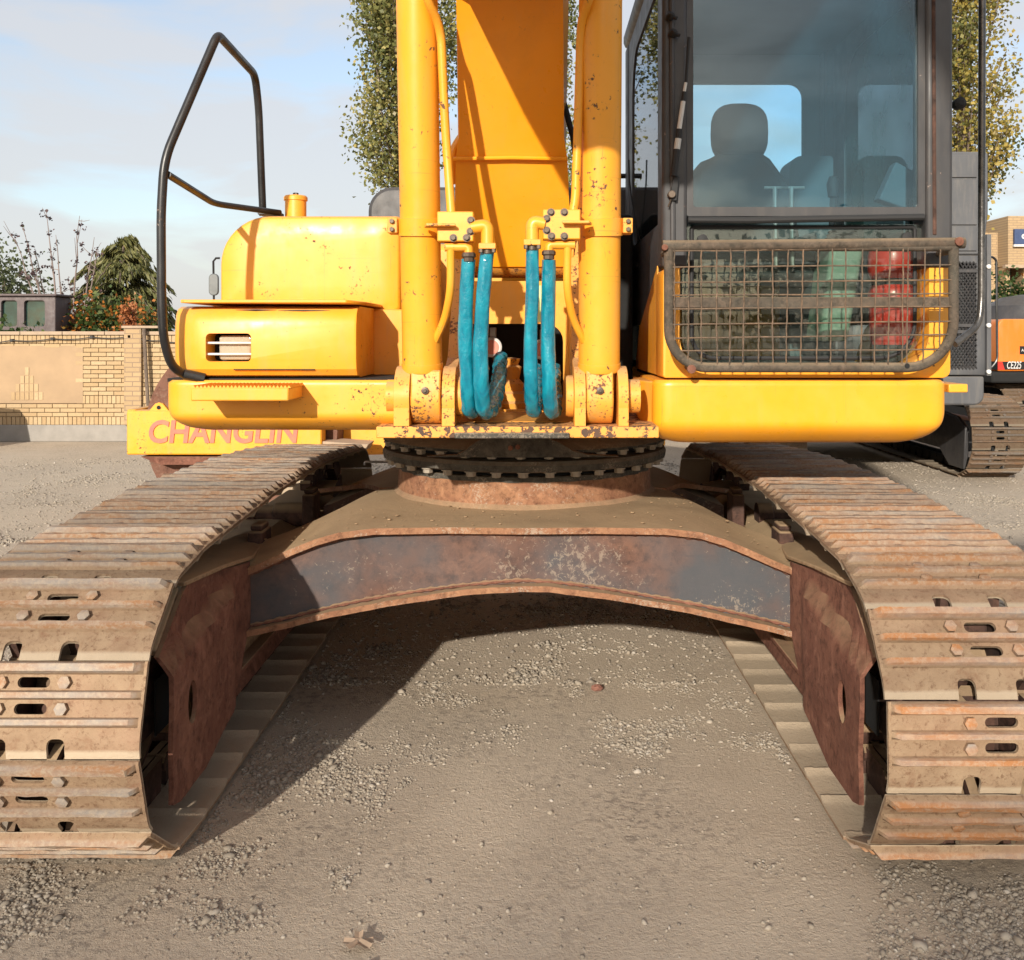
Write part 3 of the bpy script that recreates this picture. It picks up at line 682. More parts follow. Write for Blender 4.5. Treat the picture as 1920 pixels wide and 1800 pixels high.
# boom and cylinder bracket cheeks
def cheek(xa, xb, nm='bracket_cheek', mat='yellow_worn'):
    pts = [(3.425, 1.237), (3.425, 1.30)]
    for k in range(9):
        a = R(200 - 125*k/8); pts.append((3.53 + 0.108*math.cos(a), 1.335 + 0.108*math.sin(a)))
    pts += [(3.66, 1.47), (3.86, 1.70), (4.05, 1.98), (4.25, 2.06), (4.46, 1.98), (4.60, 1.60), (4.75, 1.237)]
    mb = MB(); mb.prism([(xa, y, z) for (y, z) in pts], (xb-xa, 0, 0)); return put(mb, nm, M[mat], frame, bevel=0.005)
BR = []
for (a, b) in ((739,768),(829,853)): BR.append((X(a,3.44), X(b,3.44)))
for (a, b) in ((1077,1098),(1159,1178)): BR.append((X(a,3.44), X(b,3.44)))
for i, (a, b) in enumerate(BR):
    if i in (1, 2): cheek(a, b)
    else:
        pts = [(3.425, 1.237), (3.425, 1.30)]
        for k in range(11):
            a_ = R(200 - 160*k/10); pts.append((3.53 + 0.108*math.cos(a_), 1.335 + 0.108*math.sin(a_)))
        pts += [(3.72, 1.30), (3.80, 1.237)]
        mb = MB(); mb.prism([(a, y, z) for (y, z) in pts], (b-a, 0, 0)); put(mb, 'bracket_cheek', M['yellow_worn'], frame, bevel=0.006)
# pin bosses and pins
for (xa, xb) in ((X(851,3.45), X(868,3.45)), (X(1062,3.45), X(1078,3.45))):
    mb = MB(); mb.lathe([(0.02,0),(0.070,0.0),(0.074,0.008),(0.074,xb-xa-0.004),(0.066,xb-xa),(0.02,xb-xa)], (xa, 3.53, 1.335), 'x', 28); put(mb, 'pin_cap', M['yellow_worn'], frame)
for (xa, xb) in ((X(725,3.5), X(742,3.5)), (X(1178,3.5), X(1200,3.5))):
    mb = MB(); mb.lathe([(0.02,0),(0.060,0.0),(0.060,xb-xa),(0.02,xb-xa)], (xa, 3.53, 1.335), 'x', 24); put(mb, 'pin_cap', M['yellow_worn'], frame)
# front wall between the cheeks, with the big opening for the hoses
WY = 3.92
wl_ = MB(); wl_.prism([(X(838,WY), WY, 1.20), (X(1092,WY), WY, 1.20), (X(1088,WY), WY, Z(600,WY)), (X(1072,WY), WY, Z(540,WY)), (X(1060,WY), WY, Z(527,WY)), (X(872,WY), WY, Z(527,WY)), (X(860,WY), WY, Z(560,WY)), (X(842,WY), WY, Z(640,WY))], (0,0.022,0))
wall_f = put(wl_, 'front_wall', M['yellow'], frame)
hole = MB(); hole.prism([(x, WY-0.2, z) for (x, z) in rrect(X(868,WY), X(1056,WY), Z(768,WY), Z(607,WY), (0.03,0.06,0.07,0.02), 6)], (0,0.4,0)); cut(wall_f, hole)
apr = MB(); apr.prism([(X(842,3.7), 3.60, 1.238), (X(842,3.7), WY, Z(772,WY)), (X(842,3.7), WY, Z(772,WY)-0.02), (X(842,3.7), 3.60, 1.2365)], (X(1088,3.7)-X(842,3.7), 0, 0)); put(apr, 'sloping_apron', M['yellow'], frame)
lbl = MB(); lbl.box(X(1006,3.9), X(1020,3.9), 3.915, 3.919, Z(603,3.9), Z(535,3.9)); put(lbl, 'sticker', simple('pale_green_sticker', (0.50,0.62,0.28), 0.5), wall_f)
# what shows in the opening: dark hollow, swivel joint and two gauges
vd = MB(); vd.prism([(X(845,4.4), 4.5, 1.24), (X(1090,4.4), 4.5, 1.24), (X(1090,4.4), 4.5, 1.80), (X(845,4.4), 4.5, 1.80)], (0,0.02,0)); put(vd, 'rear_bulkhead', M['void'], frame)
sw = MB(); sx = X(958,4.15); sw.lathe([(0.02,0),(0.075,0),(0.085,0.03),(0.07,0.04),(0.07,0.07),(0.05,0.08),(0.055,0.11),(0.035,0.13),(0.045,0.18),(0.03,0.19),(0.04,0.215),(0.01,0.22)], (sx, 4.15, 1.24), 'z', 20); put(sw, 'swivel_joint', M['yellow_worn'], frame)
for px, py in ((922,651),(1016,655)):
    g = MB(); c = P(px, py, 4.08); g.lathe([(0.003,0.02),(0.040,0.02),(0.042,0.0),(0.036,-0.004),(0.003,-0.004)], c, 'y', 28); gg = put(g, 'round_plate', M['white'], frame)
    g = MB(); g.lathe([(0.002,-0.001),(0.030,-0.001),(0.030,-0.004),(0.002,-0.004)], c + Vector((0,-0.0035,0)), 'y', 24); put(g, 'dial', simple('coral_dial', (0.55,0.20,0.14), 0.5), gg)
    g = MB(); c2 = P(px+2, py-28, 4.07); g.box(c2.x-0.014, c2.x+0.014, 4.07, 4.10, c2.z-0.02, c2.z+0.02); put(g, 'valve_block', M['galv'], gg, bevel=0.003)

# ---- boom
XB = -0.083
und = [(4.02,1.815),(3.985,1.83),(3.90,1.98),(3.76,2.225),(3.72,2.30),(3.46,2.74),(3.30,2.78),(2.8,2.70),(2.3,2.66),(1.9,2.72),(1.48,2.98),(0.8,3.55),(-1.5,5.2)]
topp = [(-1.6,5.6),(0.6,4.4),(2.0,3.85),(3.2,3.72),(3.75,3.35),(4.10,2.75),(4.42,2.15),(4.46,1.98),(4.38,1.86),(4.25,1.80)]
def bw(y, z):
    return float(np.interp(z, [1.8, 2.20, 2.26, 2.75, 3.2], [0.234, 0.222, 0.200, 0.187, 0.187]))
bo = MB(); outl = und + topp
bo.add([(XB-bw(y,z), y, z) for (y,z) in outl] + [(XB+bw(y,z), y, z) for (y,z) in outl],
       [tuple(range(len(outl))), tuple(range(len(outl), 2*len(outl)))[::-1]] + [(i, (i+1) % len(outl), len(outl)+(i+1) % len(outl), len(outl)+i) for i in range(len(outl))])
boom = put(bo, 'boom', M['boom_yellow'], exc, smooth=20)
bs = MB(); bs.lathe([(0.03,-0.245),(0.115,-0.245),(0.115,0.245),(0.03,0.245)], (XB, 4.08, 1.905), 'x', 32); put(bs, 'boom_foot', M['yellow_worn'], boom)
wd = MB(); wd.tube([(XB-0.22, 3.745, 2.222), (XB, 3.743, 2.226), (XB+0.21, 3.745, 2.222)], 0.008, 8); put(wd, 'weld_bead', M['boom_yellow'], boom)
arm = MB(); arm.prism([(XB-0.16, y, z) for (y, z) in ((-1.2,5.15),(-1.5,5.75),(-2.1,5.8),(-5.0,4.75),(-5.0,4.4),(-1.9,5.0))], (0.32,0,0)); put(arm, 'arm', M['yellow'], exc, bevel=0.01)
bk = MB(); bk.prism([(XB-0.6, -5.45+0.62*math.cos(R(a))*1.0, 4.15+0.62*math.sin(R(a))) for a in range(60, 300, 20)] + [(XB-0.6, -5.2, 3.68), (XB-0.6, -5.1, 4.53)], (1.2,0,0)); put(bk, 'bucket', M['rust'], exc, bevel=0.01)

# ---- boom cylinders, with their port blocks, pipes and clamps
def cylinder(s, x0, x1, rad):
    ft = Vector((x0, 3.53, 1.335)); tp = Vector((x1, 3.32, 2.90)); ax = (tp-ft).normalized()
    def at(z): return ft + ax*((z-ft.z)/ax.z)
    mb = MB(); mb.tube([at(1.425), at(1.4255), at(1.432), at(1.455), at(1.4555), at(2.0), at(3.05)], [rad*0.85, rad*1.0, rad*1.035, rad*1.035, rad, rad, rad], 40)
    cy = put(mb, 'boom_cylinder', M['yellow_chipped'], exc, smooth=35)
    # eye
    w0, w1 = (X(770,3.45), X(826,3.45)) if s < 0 else (X(1099,3.45), X(1150,3.45))
    e = MB(); pts = []
    for k in range(13):
        a = R(180 + 180*k/12); pts.append((3.53+0.098*math.cos(a), 1.335+0.098*math.sin(a)))
    pts += [(3.575, 1.43), (3.455, 1.43)]
    e.prism([(w0, y, z) for (y, z) in pts], (w1-w0, 0, 0)); put(e, 'cylinder_eye', M['yellow_worn'], cy, bevel=0.006)
    nip = MB(); nc = Vector(((w0+w1)/2, 3.433, 1.36)); nip.bolt(nc, (0,-1,0), 0.013, 0.008, 10); nip.bolt(nc+Vector((0,-0.006,0)), (0,-1,0), 0.006, 0.008); put(nip, 'grease_nipple', M['boltm'], cy)
    rod = MB(); rod.tube([at(3.05), at(3.35)], rad*0.6, 20); put(rod, 'rod', M['galv'], cy)
    # clamp band with its bolted ear
    zb = Z(421, 3.38); cl = MB(); cl.tube([at(zb-0.030), at(zb-0.0295), at(zb+0.0295), at(zb+0.030)], [rad, rad+0.008, rad+0.008, rad], 40)
    sg = s
    band = put(cl, 'clamp_band', M['yellow'], cy)
    ec = at(zb); er = MB(); er.box(*sorted((ec.x+sg*(rad+0.004), ec.x+sg*(rad+0.038))), ec.y-0.045, ec.y-0.012, zb-0.026, zb+0.026); er.box(*sorted((ec.x+sg*(rad+0.004), ec.x+sg*(rad+0.038))), ec.y-0.006, ec.y+0.027, zb-0.026, zb+0.026)
    put(er, 'clamp_ear', M['yellow_worn'], cy, bevel=0.003)
    for q in (-0.014, 0.014):
        b = MB(); b.bolt((ec.x+sg*(rad+0.022), ec.y-0.045, zb+q), (0,-1,0), 0.0085, 0.012); put(b, 'clamp_bolt', M['boltm'], cy)
    return cy
cyL = cylinder(-1, -0.3955, -0.3945, 0.0705); cyR = cylinder(1, 0.235, 0.227, 0.0735)
DB = 3.33
def port_block(cy, x0, x1, y0, y1, bolts, plate, mir):
    mb = MB(); mb.box(X(x0,DB), X(x1,DB), DB-0.01, DB+0.06, Z(y1,DB), Z(y0,DB)); b = put(mb, 'port_block', M['yellow'], cy, bevel=0.004)
    for (px, py) in bolts:
        q = MB(); c = P(px, py, DB-0.01); q.lathe([(0.002,0.002),(0.0135,0.002),(0.0135,-0.002),(0.002,-0.002)], c, 'y', 16); q.bolt(c + Vector((0,-0.002,0)), (0,-1,0), 0.0095, 0.010); put(q, 'block_bolt', M['boltm'], cy)
    q = MB(); xa, xb, yy = plate; q.prism([(X(xa,DB-0.03), DB-0.045, Z(yy,DB)), (X(xb,DB-0.03), DB-0.045, Z(yy,DB)), (X(xb,DB)-0.01*mir, DB+0.02, Z(yy,DB)), (X(xa,DB)-0.01*mir, DB+0.02, Z(yy,DB))], (0,0,-0.010)); put(q, 'bracket_plate', M['yellow_worn'], cy, bevel=0.003)
port_block(cyL, 820, 888, 397, 453, ((883,413),(882,434),(850,446),(875,446)), (800,855,421), 1)
port_block(cyR, 1018, 1088, 393, 449, ((1025,410),(1025,432),(1034,443),(1058,443),(1033,398),(1058,398)), (1053,1105,416), -1)
def pipes(cy, riser, elbow, tee, drop):
    q = MB(); q.tube(fillet([P(*p) for p in riser], 0.08), 0.0150, 14); put(q, 'steel_pipe', M['yellow_chipped'], cy)
    (ex, ey, bx) = elbow                                            # big elbow fitting beside the block
    q = MB(); q.tube(fillet([P(bx, ey+2, DB), P(ex, ey-3, DB), P(ex, ey+34, DB)], 0.022, 6), 0.0225, 16); put(q, 'elbow_fitting', M['yellow'], cy)
    q = MB(); c = P(ex, ey+34, DB); q.box(c.x-0.029, c.x+0.029, DB-0.026, DB+0.026, c.z-0.016, c.z+0.004); put(q, 'hose_flange', M['yellow_worn'], cy, bevel=0.003)
    for sx in (-0.021, 0.021):
        b = MB(); b.bolt((c.x+sx, DB-0.018, c.z-0.014), (0,0,-1), 0.008, 0.014); put(b, 'flange_bolt', M['boltm'], cy)
    q = MB(); q.tube([c - Vector((0,0,0.012)), c - Vector((0,0,0.030))], 0.017, 14); put(q, 'hose_ferrule', M['boltm'], cy)
    (tx0, tx1, ty, fx) = tee
    q = MB(); q.tube(fillet([P(tx0, ty, DB+0.02), P(fx, ty, DB+0.02), P(fx, ty+14, DB+0.02)], 0.02, 5), 0.0155, 14); put(q, 'tee_pipe', M['yellow'], cy)
    q = MB(); c = P(fx, ty+14, DB+0.02); q.lathe([(0.004,0.006),(0.021,0.006),(0.024,0.0),(0.024,-0.008),(0.019,-0.012),(0.019,-0.024),(0.004,-0.024)], c, 'z', 8); put(q, 'hose_flange', M['boltm'], cy)
    q = MB(); q.tube(fillet([P(*p) for p in drop], 0.05), 0.0135, 12); put(q, 'steel_pipe', M['yellow'], cy)
pipes(cyL, ((846,398,3.36),(839,300,3.37),(834,225,3.36),(827,70,3.33),(820,38,3.30),(798,-6,3.24),(790,-60,3.22)), (914,425,884), (834,880,463,879), ((845,466,3.35),(845,545,3.37),(834,600,3.43),(815,640,3.47)))
pipes(cyR, ((1075,394,3.36),(1079,370,3.36),(1083,260,3.36),(1088,90,3.34),(1091,34,3.31),(1106,-4,3.25),(1112,-60,3.22)), (998,418,1022), (1078,1030,459,1029), ((1064,462,3.35),(1063,545,3.37),(1074,600,3.43),(1095,640,3.47)))
ar = MB(); ar.tube(fillet([P(846,345,3.85), P(847,285,3.85), P(868,252,3.85), P(890,250,3.85)], 0.08), 0.017, 12); put(ar, 'steel_pipe', M['yellow'], boom)
ar = MB(); ar.tube([P(1058,195,3.95), P(1075,260,3.95), P(1084,330,3.95)], 0.012, 8); put(ar, 'grease_tube', M['rubber'], boom)

# ---- blue sleeved hoses
def hose(pts, r0, r1, seed):
    pts = [P(*p) for p in pts]; fine = []
    ctrl = fillet(pts, 0.12, 8)
    # resample evenly
    a = np.array([list(p) for p in ctrl]); seg = np.linalg.norm(np.diff(a, axis=0), axis=1); cum = np.concatenate([[0], np.cumsum(seg)]); n = 150
    s = np.linspace(0, cum[-1], n); q = np.stack([np.interp(s, cum, a[:,k]) for k in range(3)], 1)
    mb = MB(); rs = []; nn = 28
    for i in range(n):
        t = q[min(i+1, n-1)] - q[max(i-1, 0)]; t = Vector(t).normalized()
        ref = Vector((1,0,0)); u = (ref - t*ref.dot(t)).normalized(); w = t.cross(u); f = i/n
        base = r0 + (r1-r0)*min(1, f*1.6)
        ring = []
        for k in range(nn):
            an = 2*math.pi*k/nn
            wr = 1 + 0.13*mnoise.noise(Vector((math.cos(an)*1.6+seed*7, math.sin(an)*1.6, f*11))) + 0.10*mnoise.noise(Vector((math.cos(an)*0.8, math.sin(an)*0.8+seed*3, f*34)))*min(1, max(0, f-0.22)*3) + (0.06*math.sin(f*118+seed+1.6*math.sin(an+seed)+3*mnoise.noise(Vector((f*14, seed, 0))))*min(1, max(0, f-0.28)*3))
            ring.append(Vector(q[i]) + (u*math.cos(an)*1.0 + w*math.sin(an)*0.9)*base*wr)
        rs.append(ring)
    mb.rings(rs); return put(mb, 'hydraulic_hose', M['sleeve'], exc, smooth=60)
hose([(879,486,3.36),(874,560,3.37),(872,640,3.38),(876,730,3.39),(880,775,3.44),(893,768,3.56),(900,735,3.74),(905,690,3.95)], 0.0235, 0.0275, 1)
hose([(914,470,3.34),(905,560,3.35),(901,640,3.36),(902,730,3.37),(908,778,3.43),(924,768,3.54),(936,715,3.72),(938,670,3.95)], 0.0235, 0.0285, 2)
hose([(998,462,3.34),(998,560,3.35),(994,640,3.36),(995,730,3.37),(1000,775,3.44),(1004,768,3.56),(1005,730,3.76),(1003,690,3.95)], 0.0215, 0.0265, 3)
hose([(1029,487,3.36),(1028,560,3.37),(1027,640,3.38),(1030,730,3.38),(1034,778,3.45),(1039,768,3.57),(1040,730,3.77),(1038,690,3.95)], 0.0225, 0.0270, 4)
# ------------------------------------------------------------------ left of the house: tank, lamp box, bumper, step, handrail
def bumper(px0, px1, py0, py1, d, rl, rr, mat, name, dl=None, depth=0.5):
    """pressed steel skirt: bulged front, belly curving back towards the bottom, rounded lower corners"""
    x0, x1, z1, z0 = X(px0, d), X(px1, d), Z(py0, d), Z(py1, d); h = z1-z0
    mb = MB(); rows = []; nz, nx = 22, 30
    for i in range(nz+1):
        t = i/nz; z = z0 + h*t
        def corner(r):
            if r <= 0: return 0
            q = z - z0
            return r - math.sqrt(max(0, r*r - max(0, r-q)**2)) if q < r else 0
        q1 = 0.014; top = q1 - math.sqrt(max(0, q1*q1 - max(0, q1-(z1-z))**2)) if z1-z < q1 else 0
        xl, xr = x0 + corner(rl) + (top*0.6 if rl else 0), x1 - corner(rr) - (top*0.9 if rr else 0)
        yy = d + 0.10*max(0, (0.34-t)/0.34)**1.8 + top*0.5
        row = []
        for k in range(nx+1):
            u = k/nx; u = 0.5 - 0.5*math.cos(math.pi*u)
            x = xl + (xr-xl)*u; e = 0
            if rl: e = max(e, 1 - (x-xl)/0.06)
            if rr: e = max(e, 1 - (xr-x)/0.05)
            row.append((x, yy + 0.06*(1-math.sqrt(max(0, 1-max(0, e)**2))), z))
        rows.append(row)
    mb.grid(rows)
    # returns to the back
    back = [[(r[0][0], d+depth, r[0][2]) for r in rows], [(r[-1][0], d+depth, r[0][2]) for r in rows]]
    mb.grid([[r[0] for r in rows], back[0]]); mb.grid([[r[-1] for r in rows], back[1]])
    mb.grid([rows[-1], [(p[0], d+depth, p[2]) for p in rows[-1]]]); mb.grid([rows[0], [(p[0], d+depth, p[2]) for p in rows[0]]])
    o = put(mb, name, mat, exc, smooth=40)
    bm = bmesh.new(); bm.from_mesh(o.data); bmesh.ops.remove_doubles(bm, verts=bm.verts, dist=1e-5); bmesh.ops.recalc_face_normals(bm, faces=bm.faces); bm.to_mesh(o.data); bm.free()
    o.data.shade_smooth(); o.data.set_sharp_from_angle(angle=R(40)); return o
bmpL = bumper(306, 752, 713, 811, 3.50, 0.095, 0, M['yellow'], 'side_bumper')
st = MB(); st.box(X(357,3.3), X(541,3.3), 3.30, 3.53, Z(752,3.30), Z(727,3.30)); stp = put(st, 'step', M['yellow'], bmpL, bevel=0.005)
tr = MB()                                                       # saw-toothed tread on the step
for k in range(26):
    x = X(360,3.31) + k*0.0128; tr.prism([(x, 3.305, Z(727,3.30)-0.001), (x+0.0064, 3.305, Z(727,3.30)+0.008), (x+0.0128, 3.305, Z(727,3.30)-0.001)], (0, 0.20, 0))
put(tr, 'tread', M['yellow_chipped'], stp, smooth=0)
deck = MB(); deck.box(X(312,3.52), X(742,3.58), 3.53, 4.9, 1.386, 1.399); put(deck, 'side_deck', M['void'], bmpL)
# lamp box
LX0, LX1 = X(316, 3.53), X(669, 3.50)
lp = MB(); rs = []
prof = [(4.30,1.402),(3.56,1.402),(3.525,1.410),(3.505,1.432),(3.498,1.47),(3.497,1.53),(3.500,1.59),(3.508,1.625),(3.528,1.648),(3.56,1.657),(4.30,1.657)]
def lamp_ring(x, back):
    return [(x, min(4.30, y + back), z if 1.41 < z < 1.65 else z) for (y, z) in prof]
for (x, b) in ((LX0, 0.11), (LX0+0.008, 0.075), (LX0+0.025, 0.042), (LX0+0.05, 0.020), (LX0+0.08, 0.008), (LX0+0.12, 0.0), (LX1-0.012, 0.0), (LX1-0.003, 0.003), (LX1, 0.012)): rs.append(lamp_ring(x, b))
lp.rings(rs); lamp = put(lp, 'lamp_box', M['yellow'], exc, smooth=35)
hc = MB(); hc.prism([(x, 3.40, z) for (x, z) in rrect(X(386,3.5), X(471,3.5), Z(678,3.5), Z(625,3.5), 0.016, 5)], (0,0.22,0)); cut(lamp, hc)
pk = MB(); pk.box(X(384,3.5), X(473,3.5), 3.60, 3.62, Z(681,3.5), Z(622,3.5)); put(pk, 'lamp_pocket', M['void'], lamp)
ln = MB(); ln.prism([(x, 3.535, z) for (x, z) in rrect(X(410,3.53), X(469,3.53), Z(675,3.53), Z(629,3.53), 0.012, 4)], (0,0.05,0)); put(ln, 'headlamp', M['lens'], lamp, bevel=0.006)
for py in (643, 664):
    b = MB(); b.tube([P(384,py,3.515), P(473,py,3.515)], 0.0042, 8); put(b, 'lamp_bar', M['white'], lamp)
tl = MB(); tl.prism([(X(344,3.5), 3.47, 1.6665), (X(650,3.48), 3.47, 1.6665), (X(664,3.48), 3.50, 1.662), (LX1+0.02, 3.60, 1.662), (LX1+0.02, 4.2, 1.664), (X(344,3.5), 4.2, 1.664)], (0,0,0.012)); put(tl, 'top_lip', M['yellow'], lamp, bevel=0.003)
sm = MB(); sm.box(X(438,3.5), X(590,3.5), 3.4985, 3.51, Z(693,3.5)-0.0018, Z(693,3.5)+0.0018); put(sm, 'panel_seam', M['void'], lamp)
for (xa, xb, yy_) in ((442,518,581),(522,618,582)):
    sm = MB(); sm.tube([P(xa,yy_,3.521), P((xa+xb)/2,yy_+0.5,3.520), P(xb,yy_,3.521)], [0.0008, 0.0042, 0.0008], 6); put(sm, 'scrape_mark', M['rust_dark'], lamp)
pn = MB(); pn.box(LX1-0.01, X(758,3.8), 3.88, 3.95, 1.385, 1.655); put(pn, 'side_panel', M['yellow'], exc, bevel=0.006)
pn = MB(); pn.box(LX1-0.005, X(750,3.6), 3.62, 3.95, 1.382, 1.390); put(pn, 'ledge', M['yellow_worn'], exc)
# tank
DT = 3.95
tk = MB(); outline = rrect(X(410,DT), X(753,DT), Z(578,DT)-0.03, Z(403,DT), (0.02,0.03,0.025,0.20), 10); c0 = (X(580,DT), Z(480,DT))
def inset(o, k): return [(x + (c0[0]-x)*k*0.5, z + (c0[1]-z)*k) for (x, z) in o]
tk.rings([[(x, DT+1.0, z) for (x, z) in outline], [(x, DT+0.05, z) for (x, z) in outline], [(x, DT+0.02, z) for (x, z) in inset(outline, 0.02)], [(x, DT+0.004, z) for (x, z) in inset(outline, 0.06)], [(x, DT, z) for (x, z) in inset(outline, 0.10)], [(x, DT-0.004, z) for (x, z) in inset(outline, 0.5)]])
tank = put(tk, 'fuel_tank', M['yellow'], exc, smooth=40)
cp = MB(); c = P(554.5,404,4.15); cp.lathe([(0.01,0.0),(0.044,0.0),(0.044,0.070),(0.049,0.072),(0.049,0.086),(0.044,0.092),(0.01,0.094)], (c.x, 4.15, c.z-0.01), 'z', 28); cap = put(cp, 'filler_cap', M['yellow_chipped'], tank)
cp = MB(); cp.bolt((c.x, 4.15, c.z+0.083), (0,0,1), 0.012, 0.012); put(cp, 'cap_knob', M['boltm'], cap)
# black handrail
hr = MB(); hr.tube(fillet([P(352,706,3.52), P(322,688,3.46), P(307,640,3.42), P(303,560,3.41), P(302,400,3.40), P(308,298,3.40), P(408,64,3.52), P(478,140,4.05), P(485,200,4.12), P(493,405,4.18)], [0,0.05,0.05,0.05,0.06,0.07,0.035,0.05,0.08,0], 6), 0.0155, 16)
rail = put(hr, 'handrail', M['black'], exc, smooth=50)
hr = MB(); hr.tube(fillet([P(314,327,3.41), P(402,382,3.85), P(525,399,4.10)], [0,0.05,0]), 0.0125, 12); put(hr, 'rail_branch', M['black'], rail, smooth=50)
fp = MB(); c = P(508,403,4.12); fp.box(c.x-0.045, c.x+0.045, 4.08, 4.16, c.z-0.003, c.z+0.009); fpo = put(fp, 'rail_foot', M['black'], rail, bevel=0.003)
for q in (-0.008, 0.026):
    b = MB(); b.bolt((c.x+q, 4.12, c.z+0.009), (0,0,1), 0.010, 0.012); put(b, 'foot_bolt', M['black'], rail)
fp = MB(); c = P(356,707,3.50); fp.tube([c+Vector((-0.02,0,0.01)), c+Vector((0.045,0.02,-0.006))], 0.019, 12); put(fp, 'rail_socket', M['black'], rail)

# engine hood (dark), main house body and counterweight
hd = MB(); o_ = rrect(X(690,5.3), 0.95, 1.30, Z(350,5.3), (0.02,0.02,0.04,0.13), 8); hd.prism([(x, 5.3, z) for (x, z) in o_], (0,1.1,0)); hood = put(hd, 'engine_hood', M['grey'], exc, bevel=0.02)
hh = MB(); hh.tube(fillet([P(1150,330,5.1), P(1198,330,5.1), P(1203,334,5.1), P(1203,380,5.1)], 0.03), 0.013, 8); put(hh, 'hood_handle', M['black'], hood)
hh = MB(); hh.tube(fillet([P(1179,300,4.6), P(1180,345,4.6), P(1190,410,4.55), P(1205,470,4.5), P(1195,500,4.5)], 0.1), 0.004, 6); put(hh, 'aerial_cable', M['rubber'], hood)
bd = MB(); bd.box(-1.24, 1.36, 5.0, 6.5, 1.24, 2.02); put(bd, 'engine_housing', M['yellow'], exc, bevel=0.04)
cwt = MB(); cwt.prism([(-1.30,6.55,1.10),(1.38,6.55,1.10),(1.38,6.9,1.10),(1.0,7.25,1.10),(-0.95,7.25,1.10),(-1.30,6.9,1.10)], (0,0,1.0)); put(cwt, 'counterweight', M['yellow'], exc, bevel=0.06)
inn = MB(); inn.box(0.26, 0.45, 4.45, 5.0, 1.24, 2.1); put(inn, 'valve_cover', M['void'], exc, bevel=0.02)

# ------------------------------------------------------------------ cab
CF = 3.60                                                       # front plane of the cab
CX0, CX1 = X(1243, CF), X(1783, CF)
CR, CT, CBt = 5.08, 3.02, Z(709, CF)
bmpR = bumper(1226, 1781, 713, 835, 3.55, 0.085, 0.125, M['yellow_clean'], 'cab_bumper')
bw_ = MB(); bw_.prism([(X(1186,3.7), 3.73, Z(714,3.6)), (X(1228,3.6), 3.585, Z(716,3.58)), (X(1228,3.6), 3.60, Z(812,3.6)), (X(1205,3.66), 3.68, Z(797,3.66)), (X(1190,3.7), 3.73, Z(770,3.7))], (0.03,0.25,0)); put(bw_, 'bumper_end', M['yellow'], bmpR, bevel=0.006)
ss = MB(); ss.box(X(1779,3.62), X(1815,3.62), 3.62, 3.85, Z(736,3.62), Z(720,3.62)); put(ss, 'cab_step', M['yellow_chipped'], bmpR, bevel=0.004)
# lower yellow shell of the cab: sill, corner columns, side skirts
cab = MB(); cab.prism([(x, CF, z) for (x, z) in rrect(CX0, CX1, CBt, Z(492,CF), (0.012,0.03,0.03,0.05), 5)], (0,0.20,0))
cabo = put(cab, 'cab', M['yellow'], exc, bevel=0.006)
op = MB(); op.prism([(x, CF-0.2, z) for (x, z) in rrect(X(1275,CF), X(1742,CF), Z(688,CF), Z(440,CF), (0.10,0.12,0.01,0.01), 8)], (0,0.6,0)); cut(cabo, op)
for (xa, xb) in ((CX0+0.004, CX0+0.03), (CX1-0.03, CX1-0.004)):
    sk = MB(); sk.prism([(xa, 3.80, CBt+0.004), (xa, 4.62, CBt+0.004), (xa, 4.45, 1.58), (xa, 3.80, 1.82)], (xb-xa,0,0)); put(sk, 'cab_skirt', M['yellow'], cabo)
fl = MB(); fl.box(CX0+0.03, CX1-0.03, 3.66, CR, CBt+0.006, CBt+0.035); put(fl, 'cab_floor', M['liner'], cabo)
gk = MB(); gk.box(CX0+0.02, CX1-0.02, 3.62, 4.7, CBt-0.012, CBt-0.002); put(gk, 'rubber_mount', M['void'], cabo)
ZW = Z(492, CF)
# pillars
def pillar(x0, x1, y0, y1, z0, z1, nm='pillar', mat='grey'):
    mb = MB(); mb.box(x0, x1, y0, y1, z0, z1); return put(mb, nm, M[mat], cabo, bevel=0.014, seg=3)
pillar(CX0-0.004, X(1288,CF), CF-0.012, CF+0.13, ZW-0.02, CT)
pillar(X(1735,CF), CX1+0.004, CF-0.012, CF+0.13, ZW-0.02, CT)
fold = MB(); fold.tube([P(1262,470,3.585), P(1259,0,3.585), P(1258,-120,3.585)], 0.010, 8); put(fold, 'pillar_fold', M['grey'], cabo)
fold = MB(); fold.tube([P(1752,440,3.59), P(1750,0,3.59), P(1750,-120,3.59)], 0.008, 8); put(fold, 'seal_strip', M['rust_dark'], cabo)
pillar(CX0, CX0+0.06, CR-0.12, CR, CBt, CT, mat='grey'); pillar(CX1-0.06, CX1, CR-0.12, CR, CBt, CT, mat='grey')
rf = MB(); rf.box(CX0-0.01, CX1+0.01, CF-0.01, CR+0.01, CT, CT+0.09); put(rf, 'roof', M['grey'], cabo, bevel=0.03)
hl = MB(); hl.box(CX0+0.02, CX1-0.02, CF+0.02, CR-0.02, CT-0.035, CT-0.002); put(hl, 'headliner', M['liner'], cabo)
